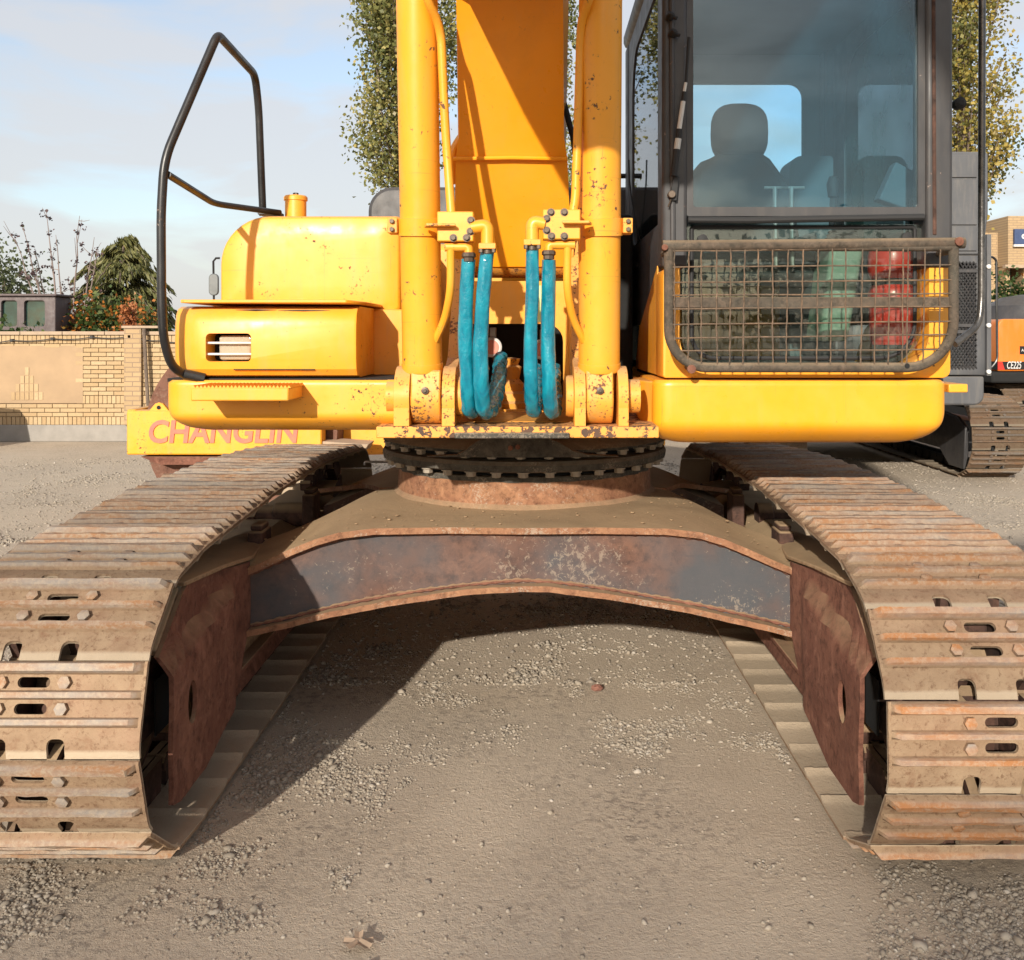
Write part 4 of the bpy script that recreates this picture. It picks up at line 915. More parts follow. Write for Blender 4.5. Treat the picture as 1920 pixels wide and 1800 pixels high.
# windscreen frame and glass (opening upper pane)
wf = MB(); wf.prism([(x, 3.602, z) for (x, z) in rrect(X(1286,CF), X(1736,CF), Z(405,CF), CT-0.04, 0.012, 4)], (0,0.03,0)); wfo = put(wf, 'windscreen_frame', M['grey'], cabo)
op = MB(); op.prism([(x, 3.4, z) for (x, z) in rrect(X(1300,CF), X(1722,CF), Z(388,CF), CT-0.09, 0.012, 4)], (0,0.4,0)); cut(wfo, op)
gl = MB(); gl.box(X(1299,CF), X(1723,CF), 3.614, 3.618, Z(389,CF), CT-0.088); put(gl, 'windscreen', M['glass'], wfo)
br = MB(); br.tube([P(1290,412,3.585), P(1400,413,3.585), P(1500,411,3.587), P(1620,409,3.586), P(1732,407,3.586)], 0.0125, 10); put(br, 'bottom_seal', M['rubber'], wfo)
# lower pane
lg = MB(); lg.prism([(x, 3.640, z) for (x, z) in rrect(X(1282,CF), X(1736,CF), Z(684,CF), Z(418,CF), (0.10,0.14,0.01,0.01), 8)], (0,0.004,0)); put(lg, 'lower_pane', M['glass_low'], cabo)
out = rrect(X(1300,CF), X(1722,CF), Z(672,CF), Z(424,CF), (0.085,0.13,0.012,0.012), 8)
sl = MB(); sl.tube([(x, 3.634, z) for (x, z) in out], 0.0075, 8, closed=True); put(sl, 'pane_seal', M['rubber'], cabo)
gp = MB(); gp.prism([(x, 3.650, z) for (x, z) in rrect(X(1280,CF), X(1740,CF), Z(687,CF), Z(640,CF), (0.10,0.12,0.001,0.001), 8)], (0,0.02,0)); gpo = put(gp, 'front_liner', M['grey'], cabo)
op = MB(); op.prism([(x, 3.4, z) for (x, z) in rrect(X(1305,CF), X(1717,CF), Z(667,CF), Z(424,CF), (0.08,0.12,0.012,0.012), 8)], (0,0.6,0)); cut(gpo, op)
for px, py in ((1317,449),(1700,445)):
    h_ = MB(); h_.lathe([(0.002,0),(0.0185,0),(0.0185,-0.008),(0.002,-0.010)], P(px,py,3.636), 'y', 20); put(h_, 'catch_knob', M['rubber'], cabo)
# side and rear walls with windows
for (x, nm, gm) in ((CX0+0.008, 'side_window', 'glass_clear'), (CX1-0.012, 'door', 'glass_green')):
    w = MB(); w.box(x, x+0.018, CF+0.12, CR-0.1, 1.60, CT-0.01); wo = put(w, nm, M['grey'], cabo)
    op = MB(); op.prism([(x-0.1, y, z) for (y, z) in rrect(3.76, 4.80, 1.98, 2.90, (0.05,0.12,0.22,0.05), 6)], (0.3,0,0)); cut(wo, op)
    g = MB(); g.prism([(x+0.006, y, z) for (y, z) in rrect(3.75, 4.81, 1.97, 2.91, (0.05,0.12,0.22,0.05), 6)], (0.005,0,0)); put(g, 'pane', M[gm], wo)
rw = MB(); rw.box(CX0+0.06, CX1-0.06, CR-0.04, CR-0.015, CBt+0.03, CT-0.01); rwo = put(rw, 'rear_wall', M['liner'], cabo)
op = MB(); op.prism([(x, CR-0.3, z) for (x, z) in rrect(0.64, X(1505,CR-0.04), 2.02, Z(157,CR-0.04), (0.02,0.02,0.07,0.07), 6)], (0,0.6,0)); cut(rwo, op)
g = MB(); g.box(0.63, X(1505,CR)+0.01, CR-0.03, CR-0.026, 2.01, Z(155,CR)); put(g, 'rear_pane', M['glass_clear'], rwo)
# seat, headrest, consoles, levers
def blob(c, hx, hy, hz, p=3.2, nu=20, nv=14):
    mb = MB(); rs = []
    sg = lambda v, e: math.copysign(abs(v)**e, v); e = 2/p
    for i in range(nv+1):
        ph = -math.pi/2 + math.pi*i/nv
        rs.append([(c[0]+hx*sg(math.cos(ph)+1e-6, e)*sg(math.cos(t), e), c[1]+hy*sg(math.cos(ph)+1e-6, e)*sg(math.sin(t), e), c[2]+hz*sg(math.sin(ph), e)) for t in [2*math.pi*k/nu for k in range(nu)]])
    mb.rings(rs); return mb
SD = 4.55
hc_ = P(1386,250,SD); hro = put(blob((hc_.x, SD, hc_.z), 0.132, 0.06, 0.135, 3.0), 'headrest', M['seatm'], cabo, smooth=60)
sb = MB(); pts = [(1330,299),(1345,290),(1425,290),(1440,300),(1462,330),(1482,365),(1500,480),(1280,480),(1300,320),(1312,306)]
sb.prism([(X(a,SD), SD-0.06, Z(b,SD)) for (a, b) in pts], (0,0.14,0)); put(sb, 'seat_back', M['seatm'], cabo, bevel=0.03, seg=3)
sc = MB(); sc.box(X(1290,4.3), X(1500,4.3), 3.98, 4.55, 1.78, 1.92); put(sc, 'seat_cushion', M['seatm'], cabo, bevel=0.05, seg=3)
ct = MB(); ct.prism([(x, 4.75, z) for (x, z) in rrect(X(1481,4.75), CX1-0.08, 1.45, Z(292,4.75), (0.01,0.01,0.02,0.06), 5)], (0,0.2,0)); put(ct, 'rear_console', M['liner'], cabo)
for px in (1250, 1545):
    cn = MB(); x = X(px, 4.1); cn.box(x-0.07, x+0.07, 3.95, 4.5, 1.66, 1.98); cno = put(cn, 'arm_console', M['liner'], cabo, bevel=0.02)
    lv = MB(); lv.tube([(x, 4.0, 1.96), (x, 3.97, 2.12)], [0.012, 0.014], 10); lv.lathe([(0.005,0),(0.022,0.01),(0.028,0.06),(0.018,0.09),(0.004,0.095)], (x, 3.97, 2.10), 'z', 14); put(lv, 'joystick', M['rubber'], cabo)
for px in (1455, 1486):
    lv = MB(); lv.tube(fillet([P(px,500,3.86), P(px-2,385,3.90), P(px-2,352,3.92)], 0.03), 0.009, 10); lv.tube([P(px-22,352,3.92), P(px+22,352,3.92)], 0.006, 8); put(lv, 'travel_lever', M['galv'], cabo)
cs = MB(); cs.prism([(X(1558,3.80), 3.80, Z(462,3.80)), (X(1622,3.80), 3.80, Z(462,3.80)), (X(1592,3.80), 3.80, Z(640,3.80)), (X(1538,3.80), 3.80, Z(640,3.80))], (0,0.22,0)); put(cs, 'pedal_console', M['sage'], cabo, bevel=0.02, seg=3)
bl = MB()
for k in range(5): bl.lathe([(0.01,k*0.013),(0.072-k*0.005,k*0.013),(0.078-k*0.005,k*0.013+0.006),(0.068-k*0.005,k*0.013+0.0125),(0.01,k*0.013+0.0125)], (X(1580,3.9), 3.90, Z(462,3.9)), 'z', 20)
put(bl, 'lever_bellows', M['rubber'], cabo)
mo = MB(); c = P(1690,345,3.95); mo.prism([c+Vector((-0.09,0,-0.06)), c+Vector((0.02,0,-0.10)), c+Vector((0.09,0,0.03)), c+Vector((-0.02,0,0.09))], (0,0.07,0)); mo.tube([c+Vector((0.03,0.03,-0.03)), c+Vector((0.05,0.05,-0.55))], 0.015, 8); put(mo, 'monitor', M['liner'], cabo, bevel=0.01)
# wiper on the left pillar
wp = MB(); wp.prism([P(1256,376,3.565), P(1270,377,3.565), P(1274,330,3.565), P(1262,330,3.565)], (0,0.02,0)); wpo = put(wp, 'wiper', M['rubber'], cabo, bevel=0.004)
segs = [((1263,330),(1269,280),'rubber',0.0105), ((1269,280),(1272,260),'white',0.0100), ((1272,260),(1273.5,242),'rubber',0.0090), ((1273.5,242),(1281,190),'white',0.0075), ((1281,190),(1283,172),'rubber',0.0065), ((1283,172),(1286,155),'white',0.005), ((1286,155),(1290,100),'rubber',0.0045), ((1290,100),(1292,70),'rubber',0.005)]
for (a, b, m_, r_) in segs:
    q = MB(); pa, pb = P(*a,3.562), P(*b,3.562); q.tube([pa, pb], r_*1.15, 8); put(q, 'wiper_arm', M[m_], wpo)
q = MB(); q.bolt(P(1258,366,3.58), (0,-1,0), 0.014, 0.03, 12); q.tube([P(1258,374,3.56), P(1253,388,3.57)], 0.003, 6); put(q, 'wiper_pivot', M['boltm'], wpo)
for px, py in ((1257,30),(1262,62)):
    q = MB(); c = P(px,py,3.57); q.lathe([(0.004,0.02),(0.016,0.02),(0.016,-0.005),(0.008,-0.02),(0.003,-0.025)], c, 'y', 14); q.tube([c, c+Vector((0.022,-0.01,-0.012))], 0.007, 8); put(q, 'wing_knob', M['rubber'], cabo)
# right-hand grab rail of the cab
q = MB(); q.tube(fillet([P(1842,-140,3.80), P(1840,560,3.80), P(1836,610,3.79), P(1790,645,3.74)], [0,0.03,0.10,0], 6), 0.0135, 14); gro = put(q, 'grab_rail', M['dirtpipe'], cabo, smooth=50)
q = MB(); c = P(1797,195,3.86); q.lathe([(0.004,0.02),(0.022,0.015),(0.024,-0.02),(0.010,-0.03)], c, 'y', 14); q.tube([c, c+Vector((-0.06,0.05,0))], 0.012, 8); put(q, 'work_lamp', M['rubber'], cabo)

# window guard: tube frame, flat bar and woven wires
GD = 3.47
g = MB(); left, right, topy, boty = X(1254,GD), X(1788,GD), Z(462,GD), Z(689,GD)
pts = [(x, GD, z) for (x, z) in rrect(left, right, boty, topy, (0.135,0.165,0.004,0.004), 10)]
g.tube(pts, 0.0175, 14, closed=True); guard = put(g, 'window_guard', M['guard'], cabo, smooth=50)
g = MB(); g.tube([(left-0.022, GD-0.002, topy+0.002), ((left+right)/2, GD-0.004, topy+0.006), (right+0.036, GD-0.002, topy+0.012)], 0.0195, 14); put(g, 'top_bar', M['guard'], guard)
g = MB(); g.box(left+0.015, right-0.015, GD-0.004, GD+0.012, Z(577,GD), Z(557,GD)); put(g, 'flat_bar', M['guard'], guard, bevel=0.002)
for px, py in ((1296,692),(1797,453),(1246,464)):
    b = MB(); c = P(px,py,GD-0.018); b.bolt(c, (0,-1,0), 0.0155 if px != 1246 else 0.011, 0.012, 10); put(b, 'guard_bolt', M['rust'], guard)
b = MB(); c = P(1701,686,GD-0.0185); b.lathe([(0.001,0.0),(0.009,0.0),(0.009,-0.0015),(0.001,-0.0015)], c, 'y', 16); put(b, 'drilled_hole', M['void'], guard)
for (ya, yb) in ((CF-0.12, CF+0.01),):
    for px, py in ((1254,470),(1786,470),(1300,690),(1700,690)):
        b = MB(); c = P(px,py,GD); b.tube([(c.x, GD, c.z), (c.x, CF+0.01, c.z)], 0.012, 8); put(b, 'guard_stay', M['guard'], guard)
def bottom_of(x):                                              # inner outline of the guard frame
    if x < left+0.135: return boty + 0.135 - math.sqrt(max(0, 0.135**2 - (left+0.135-x)**2))
    if x > right-0.165: return boty + 0.165 - math.sqrt(max(0, 0.165**2 - (x-right+0.165)**2))
    return boty
rw_ = random.Random(5)
def crimp(a, b, ph, horiz):
    out = []; n = 42
    for k in range(n+1):
        t = k/n; p = a*(1-t) + b*t; L = (b-a).length
        w = 0.0016*math.sin(2*math.pi*t*L/0.05 + ph); j = 0.0022*mnoise.noise(Vector((t*6, ph, 0.3)))
        out.append(p + (Vector((0, w, j)) if horiz else Vector((j + 0.0012*math.sin(t*L*126+ph), w, 0))))
    return out
for px in (1263,1289,1315,1342,1369,1395,1421,1448,1476,1503,1531,1558,1585,1614,1642,1668,1693,1701,1733,1762):
    x = X(px, GD); a = Vector((x + rw_.uniform(-0.003,0.003), GD-0.012, topy)); b = Vector((x - 0.010*(px-1263)/500 + rw_.uniform(-0.004,0.004), GD-0.012, bottom_of(x-0.01)+0.004))
    q = MB(); q.tube(crimp(a, b, rw_.uniform(0, 6), False), 0.0027, 6); put(q, 'wire', M['wire'], guard, smooth=60)
for py in (472,502,529,555,581,608,633,659):
    z = Z(py, GD); xl = left
    xs_ = [left+0.001*i for i in range(0, 400)]
    xa = next((x for x in xs_ if bottom_of(x) < z), left); xb = next((right-0.001*i for i in range(0, 400) if bottom_of(right-0.001*i) < z), right)
    a, b = Vector((xa, GD-0.010, z+rw_.uniform(-0.003,0.003))), Vector((xb, GD-0.010, z+0.010+rw_.uniform(-0.003,0.003)))
    q = MB(); q.tube(crimp(a, b, rw_.uniform(0, 6), True), 0.0027, 6); put(q, 'wire', M['wire'], guard, smooth=60)

# red canister standing inside the cab: a thing of its own
rx, ry = X(1674, 3.80), 3.80
can = thing('canister', 'red bulging plastic canister with dark band behind the wire window guard', 'canister', (rx, ry, 1.432))
q = MB(); q.lathe([(0.01,1.515),(0.078,1.517),(0.086,1.54),(0.088,1.62),(0.090,1.68),(0.093,1.715),(0.082,1.742),(0.076,1.748),(0.076,1.766),(0.084,1.772),(0.093,1.80),(0.092,1.86),(0.082,1.90),(0.055,1.915),(0.01,1.918)], (rx, ry, 0), 'z', 36); put(q, 'body', M['red'], can, smooth=60)
q = MB(); q.lathe([(0.07,1.744),(0.080,1.745),(0.080,1.769),(0.07,1.770)], (rx, ry, 0), 'z', 36); put(q, 'band', M['rubber'], can)
q = MB(); q.lathe([(0.01,1.432),(0.07,1.432),(0.075,1.52),(0.01,1.52)], (rx, ry, 0), 'z', 24); put(q, 'foot_ring', M['rubber'], can)
# ------------------------------------------------------------------ lettering
def text_mesh(txt, size, extrude, shear=0.0, bold=0.0):
    cu = bpy.data.curves.new('txt', 'FONT'); cu.body = txt; cu.size = size; cu.extrude = extrude; cu.shear = shear; cu.offset = bold; cu.resolution_u = 4
    o = bpy.data.objects.new('txt', cu); C.objects.link(o); bpy.context.view_layer.update()
    me = bpy.data.meshes.new_from_object(o.evaluated_get(bpy.context.evaluated_depsgraph_get())); bpy.data.objects.remove(o); return me
def letters(txt, name, mat, parent, p, size, yaw=0.0, shear=0.0, bold=0.0, width=None):
    me = text_mesh(txt, size, 0.003, shear, bold); a = np.array([v.co[:] for v in me.vertices]); w = a[:,0].max()-a[:,0].min()
    me.materials.clear(); me.materials.append(mat)
    o = link(name, me, mat, parent, p, (R(90), 0, yaw))
    if width: o.scale = (width/w, 1, 1)
    return o

# ------------------------------------------------------------------ yellow road roller side-on behind the left track
RD = 7.75
rol = thing('road_roller', 'yellow road roller with rusty drum and faded pink lettering behind the left track', 'road roller', (X(450,8.2), 8.4, 0))
cx = X(452, 7.95)
q = MB(); q.lathe([(0.05,-0.02),(0.66,-0.02),(0.68,0.0),(0.775,0.0),(0.78,0.02),(0.78,1.90),(0.05,1.90)], (cx, 7.95, 0.78), 'y', 64); put(q, 'drum', M['drum'], rol)
q = MB(); q.prism([(x, RD, z) for (x, z) in rrect(X(237,RD), X(603,RD), Z(853,RD), Z(770,RD), (0.012,0.012,0.02,0.02), 4)], (0,0.16,0)); bm_r = put(q, 'side_beam', M['yellow'], rol, bevel=0.012)
q = MB(); q.box(X(237,RD)-0.004, X(252,RD), RD+0.02, RD+2.3, Z(850,RD), Z(768,RD)); put(q, 'front_beam', M['yellow'], rol, bevel=0.01)
q = MB(); q.prism([(X(603,RD)+0.002, RD+0.02, Z(828,RD)), (X(690,RD), RD+0.02, Z(834,RD)), (X(682,RD), RD+0.02, Z(848,RD)), (X(665,RD), RD+0.02, Z(853,RD)), (X(603,RD)+0.002, RD+0.02, Z(853,RD))], (0,0.3,0)); put(q, 'hitch_plate', M['coping'], rol, bevel=0.006)
q = MB(); c = P(296,768,RD); q.prism([c+Vector((-0.085,0.02,-0.02)), c+Vector((0.085,0.02,-0.02)), c+Vector((0.03,0.02,0.045)), c+Vector((0.0,0.02,0.055)), c+Vector((-0.03,0.02,0.045))], (0,0.04,0)); lug = put(q, 'lifting_lug', M['yellow'], rol, bevel=0.004)
q = MB(); q.lathe([(0.002,0),(0.016,0),(0.016,-0.003),(0.002,-0.003)], c+Vector((0,0.018,0.015)), 'y', 16); put(q, 'lug_hole', M['void'], lug)
q = MB(); q.prism([(X(262,RD), RD+0.02, Z(857,RD)), (X(470,RD), RD+0.02, Z(857,RD)), (X(440,RD), RD+0.02, Z(872,RD)), (X(300,RD), RD+0.02, Z(872,RD))], (0,0.12,0)); put(q, 'scraper', M['rust'], rol)
letters('CHANGLIN', 'lettering', M['pink'], bm_r, (X(276,RD), RD-0.006, Z(829,RD)), 0.245, bold=0.006, shear=0.12, width=X(557,RD)-X(276,RD))
q = MB(); q.prism([(X(590,RD), 8.2, 0.55), (1.1, 8.2, 0.62), (1.1, 8.2, 1.45), (0.2, 8.2, 1.75), (-1.2, 8.2, 1.40), (X(640,RD), 8.2, 0.98)], (0,1.5,0)); put(q, 'rear_body', M['yellow'], rol, bevel=0.03)
for yy in (7.95, 9.75):
    q = MB(); q.lathe([(0.2,0),(0.5,0.0),(0.60,0.05),(0.62,0.15),(0.60,0.28),(0.5,0.33),(0.2,0.33)], (0.2, yy-0.1, 0.62), 'y', 36); put(q, 'tyre', M['rubber'], rol)
q = MB(); q.tube([(X(401,7.9), 7.95, 1.0), P(401,560,7.95), P(400,490,7.95), P(405,484,7.95), P(412,484,7.95)], 0.009, 8); put(q, 'mirror_arm', M['black'], rol)
q = MB(); q.prism([(x, 7.92, z) for (x, z) in rrect(X(391,7.92), X(409,7.92), Z(554,7.92), Z(513,7.92), 0.035, 5)], (0,0.03,0)); put(q, 'mirror', M['mirror'], rol, bevel=0.006)

# ------------------------------------------------------------------ cream brick wall at the left
WD = 14.5
wall = thing('brick_wall', 'low cream brick wall with mud plaster patch and pale plinth at the left', 'wall', (-8, WD, 0))
q = MB(); q.box(-16, 1.5, WD+0.012, WD+0.22, 0.0, 1.57); put(q, 'mortar_bed', M['mortar'], wall)
q = MB(); q.box(-16, 1.5, WD-0.03, WD+0.011, 0.0, 0.245); put(q, 'plinth', M['concrete'], wall, bevel=0.01)
q = MB()
xx = -10.0
cops = []
while xx < 1.4:
    w = 0.62; q = MB(); q.box(xx, xx+w-0.008, WD-0.045, WD+0.26, 1.565, 1.618); put(q, 'coping_slab', M['coping'], wall, bevel=0.006); xx += w
bmesh_brick = MB(); bmesh_brick.box(-0.108, 0.108, -0.015, 0.03, -0.0265, 0.0265); BRK = mesh_of(bmesh_brick, 'brick'); BRK.materials.append(M['brick'])
bmesh_brick = MB(); bmesh_brick.box(-0.0275, 0.0275, -0.015, 0.03, -0.056, 0.056); SOL = mesh_of(bmesh_brick, 'soldier_brick'); SOL.materials.append(M['brick'])
px_vis = (X(-12, WD), X(322, WD)); patch = (X(-30, WD), X(150, WD), Z(752, WD), Z(652, WD))
def lay(mesh, x, z, dy=0.0):
    yy = WD + rw_.uniform(-0.003, 0.003) + dy
    if px_vis[0] < x < px_vis[1]:
        return link('brick', mesh, None, wall, (x, yy, z), (0, 0, 0))
    rest.box(x-(0.108 if mesh is BRK else 0.0275), x+(0.108 if mesh is BRK else 0.0275), yy-0.015, yy+0.03, z-(0.0265 if mesh is BRK else 0.056), z+(0.0265 if mesh is BRK else 0.056))
rest = MB(); nb = 0
z = 0.245
rows = [('s', 0.12)] + [('b', 0.0625)]*3 + [('s', 0.12)] + [('b', 0.0625)]*12 + [('s', 0.12)]
zc = z; ri = 0
tri_c = X(52, WD)
for (kd, hh) in rows:
    zm = zc + hh/2
    step = 0.064 if kd == 's' else 0.226
    x = -10.0 + (0.113 if ri % 2 else 0)
    while x < 1.4:
        inpatch = patch[0] < x < patch[1]-0.03 and patch[2] < zm < patch[3]
        tri = False
        if not inpatch: lay(SOL if kd == 's' else BRK, x, zm)
        x += step
    zc += hh + 0.001; ri += 1
# the stepped triangle of standing bricks showing through the plaster
for r_, cnt in ((0, 7), (1, 5), (2, 3), (3, 1)):
    for k in range(cnt):
        lay(SOL, tri_c + (k-(cnt-1)/2)*0.068, patch[2] + 0.075 + r_*0.122, -0.008)
if rest.v:
    o = put(rest, 'brick_courses', M['brick'], wall, smooth=0); kind(o, 'stuff')
q = MB(); q.box(-9.9, patch[1]+0.05, WD-0.0155, WD+0.02, patch[2]-0.03, patch[3]+0.03); put(q, 'plaster_patch', M['plaster'], wall)
q = MB(); q.box(X(236,WD), X(268,WD), WD-0.07, WD+0.24, 0.246, 1.66); put(q, 'pier', M['brickwork'], wall, bevel=0.004)
q = MB(); q.box(X(232,WD), X(300,WD), WD-0.09, WD+0.28, 1.664, 1.70); put(q, 'pier_cap', M['coping'], wall, bevel=0.005)
q = MB(); q.tube([P(270,616,WD-0.12), P(274,700,WD-0.12), P(280,800,WD-0.12)], 0.028, 8); put(q, 'drain_pipe', M['bark'], wall)
q = MB(); cps = [(-60,644),(22,638),(98,635),(172,632),(243,631),(300,639),(360,640)]; pts = []
for (a, b) in zip(cps[:-1], cps[1:]):
    for k in range(6):
        t = k/6; pts.append(P(a[0]+(b[0]-a[0])*t, a[1]+(b[1]-a[1])*t + 3.0*math.sin(math.pi*t), WD-0.06))
q.tube(pts, 0.008, 6)
cab_w = tag(put(q, 'cable', M['wire_dark'], None), 'thin dark cable slung along the top of the brick wall', 'cable')
for (a, b) in cps[1:5]:
    k = MB(); c = P(a, b, WD-0.05); k.box(c.x-0.02, c.x+0.02, WD-0.07, WD+0.01, c.z-0.02, c.z+0.02); put(k, 'cable_clip', M['wire_dark'], cab_w)
q = MB(); q.prism([(-8.45,13.2,0),(-7.62,13.2,0),(-7.78,13.2,0.80),(-8.27,13.2,0.84)], (0,0.4,0)); tag(put(q, 'shadow_block', M['concrete'], None, bevel=0.01), 'unseen concrete block added beyond the left edge to shade the wall', 'block')  # block added out of view to cast the shadow on the wall

# ------------------------------------------------------------------ brown cab of a machine standing behind the wall
bc = thing('loader', 'brown machine whose boxy cab with dark windows rises over the brick wall', 'machine', (X(45,17.0), 17.3, 0))
q = MB(); q.box(X(-70,17), X(104,17), 17.0, 17.6, 0.5, Z(556,17)); cb = put(q, 'cab_shell', M['mauve'], bc, bevel=0.03)
for (a, b) in ((2,32),(45,84)):
    h = MB(); h.prism([(x, 16.9, z) for (x, z) in rrect(X(a,17), X(b,17), Z(612,17), Z(563,17), 0.05, 4)], (0,0.35,0)); cut(cb, h)
    h = MB(); h.box(X(a,17)-0.01, X(b,17)+0.01, 17.06, 17.065, Z(613,17), Z(562,17)); put(h, 'cab_window', M['glass_green'], bc)
    h = MB(); h.box(X(a,17)-0.01, X(b,17)+0.01, 17.20, 17.21, Z(613,17), Z(562,17)); put(h, 'cab_lining', M['concrete'], bc)
q = MB(); q.box(X(-78,17), X(108,17), 16.95, 17.65, Z(556,17), Z(551,17)); put(q, 'cab_roof', M['mauve'], bc, bevel=0.02)
q = MB(); q.box(-11.5, X(100,17), 17.1, 18.6, 0.35, 1.2); put(q, 'chassis', M['mauve'], bc, bevel=0.03)
for xw in (-11.0, -8.7):
    q = MB(); q.lathe([(0.2,0),(0.5,0),(0.55,0.1),(0.5,0.35),(0.2,0.35)], (xw, 16.9, 0.55), 'y', 28); put(q, 'wheel', M['rubber'], bc)

# ------------------------------------------------------------------ grey excavator at the right
GX = 3.75; g2 = thing('excavator', 'dark grey excavator with mesh guarded cab standing behind at the right', 'excavator', (GX, 12.7, 0))
path2 = track_path(10.85, 0.448, 0.33, 14.6, 0.45, 0.325, 0.0)
for xt in (GX-1.15, X(1822,10.45)+0.30):
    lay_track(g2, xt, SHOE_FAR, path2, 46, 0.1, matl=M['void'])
    q = MB(); s = 1 if xt > GX else -1; xi = xt - s*0.27
    q.prism([(xi, 10.72, 0.10), (xi, 11.1, 0.10), (xi, 11.5, 0.35), (xi, 11.6, 0.72), (xi, 10.9, 0.66), (xi, 10.68, 0.55)], (s*0.05,0,0)); q.box(*sorted((xi+s*0.06, xi+s*0.5)), 11.1, 14.3, 0.25, 0.6); put(q, 'track_frame', M['grey'], g2, bevel=0.01)
q = MB(); q.prism([(2.9, 11.6, 0.50), (4.55, 11.6, 0.38), (4.55, 11.6, 0.62), (2.9, 11.6, 0.85)], (0,2.4,0)); put(q, 'carbody', M['grey'], g2, bevel=0.01)
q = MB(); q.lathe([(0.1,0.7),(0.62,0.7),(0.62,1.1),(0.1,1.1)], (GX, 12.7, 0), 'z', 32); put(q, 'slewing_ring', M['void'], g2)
HD = 9.75
hx0, hx1 = GX-1.3, X(1846,HD)
q = MB(); q.prism([(x, HD, z) for (x, z) in rrect(hx0, hx1, Z(760,HD), Z(706,HD), (0.05,0.10,0.02,0.02), 5)], (0,4.6,0)); put(q, 'house_skirt', M['grey_far'], g2, bevel=0.02)
q = MB(); q.box(hx0, hx1-0.9, HD+0.5, HD+4.6, 1.16, 2.3); put(q, 'engine_house', M['grey_far'], g2, bevel=0.04)
cz0, czm, cz1 = Z(704,HD), Z(478,HD), Z(283,HD)
cab2 = MB(); cab2.box(X(1600,HD), X(1853,HD), HD+0.02, HD+1.7, cz0, czm); c2 = put(cab2, 'cab_base', M['grey_far'], g2, bevel=0.02)
op = MB(); op.prism([(x, HD-0.3, z) for (x, z) in rrect(X(1650,HD), X(1832,HD), Z(690,HD), Z(492,HD), 0.06, 4)], (0,0.8,0)); cut(c2, op)
q = MB(); q.box(X(1650,HD), X(1832,HD), HD+0.30, HD+0.31, Z(692,HD), Z(490,HD)); put(q, 'cab_glass', M['mirror'], c2)
for k in range(-8, 34):                                         # diamond mesh of the cab guard
    for sgn in (1, -1):
        x0, z0 = X(1740,HD) + k*0.035, Z(692,HD)
        a = Vector((x0, HD+0.01+0.006*sgn, z0)); L = Z(490,HD)-z0; slope = 0.55*sgn
        b = a + Vector((L/1.4*slope*1.6, 0, L))
        lo_, hi_ = X(1742,HD), X(1832,HD)
        # clip to the opening
        def clip(a, b):
            t0, t1 = 0.0, 1.0; dx = b.x-a.x
            ta, tb = sorted(((lo_-a.x)/dx, (hi_-a.x)/dx)); t0, t1 = max(t0, ta), min(t1, tb)
            return (a+(b-a)*t0, a+(b-a)*t1) if t1-t0 > 0.02 else None
        seg_ = clip(a, b)
        if seg_: q = MB(); q.tube(list(seg_), 0.0065, 4); put(q, 'mesh_wire', M['grey'], c2, smooth=0)
for py in (508, 610, 622):
    q = MB(); q.box(X(1742,HD), X(1832,HD), HD-0.01, HD+0.03, Z(py+3,HD), Z(py-3,HD)); put(q, 'guard_bar', M['grey'], c2)
up = MB(); up.prism([(X(1600,HD), HD+0.03, czm+0.004), (X(1849,HD), HD+0.03, czm+0.004), (X(1851,HD), HD+0.03, Z(440,HD)), (X(1856,HD), HD+0.03, Z(400,HD)), (X(1856,HD), HD+0.03, Z(288,HD)), (X(1852,HD), HD+0.03, cz1), (X(1600,HD), HD+0.03, cz1)], (0,1.6,0)); c3 = put(up, 'cab_upper', M['grey_far'], g2, bevel=0.02)
for (za, zb, mm) in ((470, 424, 'grey_far'), (421, 336, 'grey_far'), (332, 290, 'grey_far')):
    q = MB(); q.box(X(1640,HD), X(1833,HD), HD+0.012, HD+0.028, Z(za,HD), Z(zb,HD)); put(q, 'front_panel', M[mm], c3, bevel=0.004)
q = MB(); q.box(X(1848,HD), X(1856,HD), HD-0.03, HD+0.015, cz0, czm+0.2); trm = put(q, 'edge_trim', M['grey_far'], c2)
for py in (500, 610, 697):
    b = MB(); b.bolt(P(1853,py,HD-0.03), (0,-1,0), 0.022, 0.02, 10); put(b, 'trim_bolt', M['white'], c2)
q = MB(); q.tube(fillet([P(1852,482,HD), P(1862,482,HD), P(1868,488,HD), P(1870,676,HD), P(1858,690,HD), P(1852,690,HD)], 0.05), 0.012, 8); put(q, 'handrail', M['black'], g2)

# ------------------------------------------------------------------ orange excavator at the right edge
OD = 13.0
g3 = thing('excavator', 'orange excavator with white number on a dark band at the right edge', 'excavator', (X(2000,OD), OD+1.5, 0))
q = MB(); q.prism([(x, OD, z) for (x, z) in rrect(X(1871,OD), X(2230,OD), Z(696,OD), Z(598,OD), (0.02,0.02,0.1,0.09), 5)], (0,3.2,0)); ob = put(q, 'house', M['orange'], g3, bevel=0.04)
q = MB(); q.box(X(1871,OD)-0.006, X(2230,OD), OD-0.006, OD+0.5, Z(693,OD), Z(678,OD)); bnd = put(q, 'name_band', M['void'], g3)
q = MB(); q.prism([P(1871,693,OD-0.012), P(1884,693,OD-0.012), P(1879,678,OD-0.012), P(1871,678,OD-0.012)], (0,0.005,0)); put(q, 'red_corner', M['redlight'], g3)
letters('CE225', 'lettering', M['white'], g3, (X(1886,OD), OD-0.014, Z(691,OD)), 0.135, shear=0.25, bold=0.0, width=X(1913,OD)-X(1886,OD))
q = MB(); q.box(X(1912,OD), X(1935,OD), OD-0.01, OD+0.0, Z(664,OD), Z(649,OD)); pl_ = put(q, 'badge', M['void'], g3)
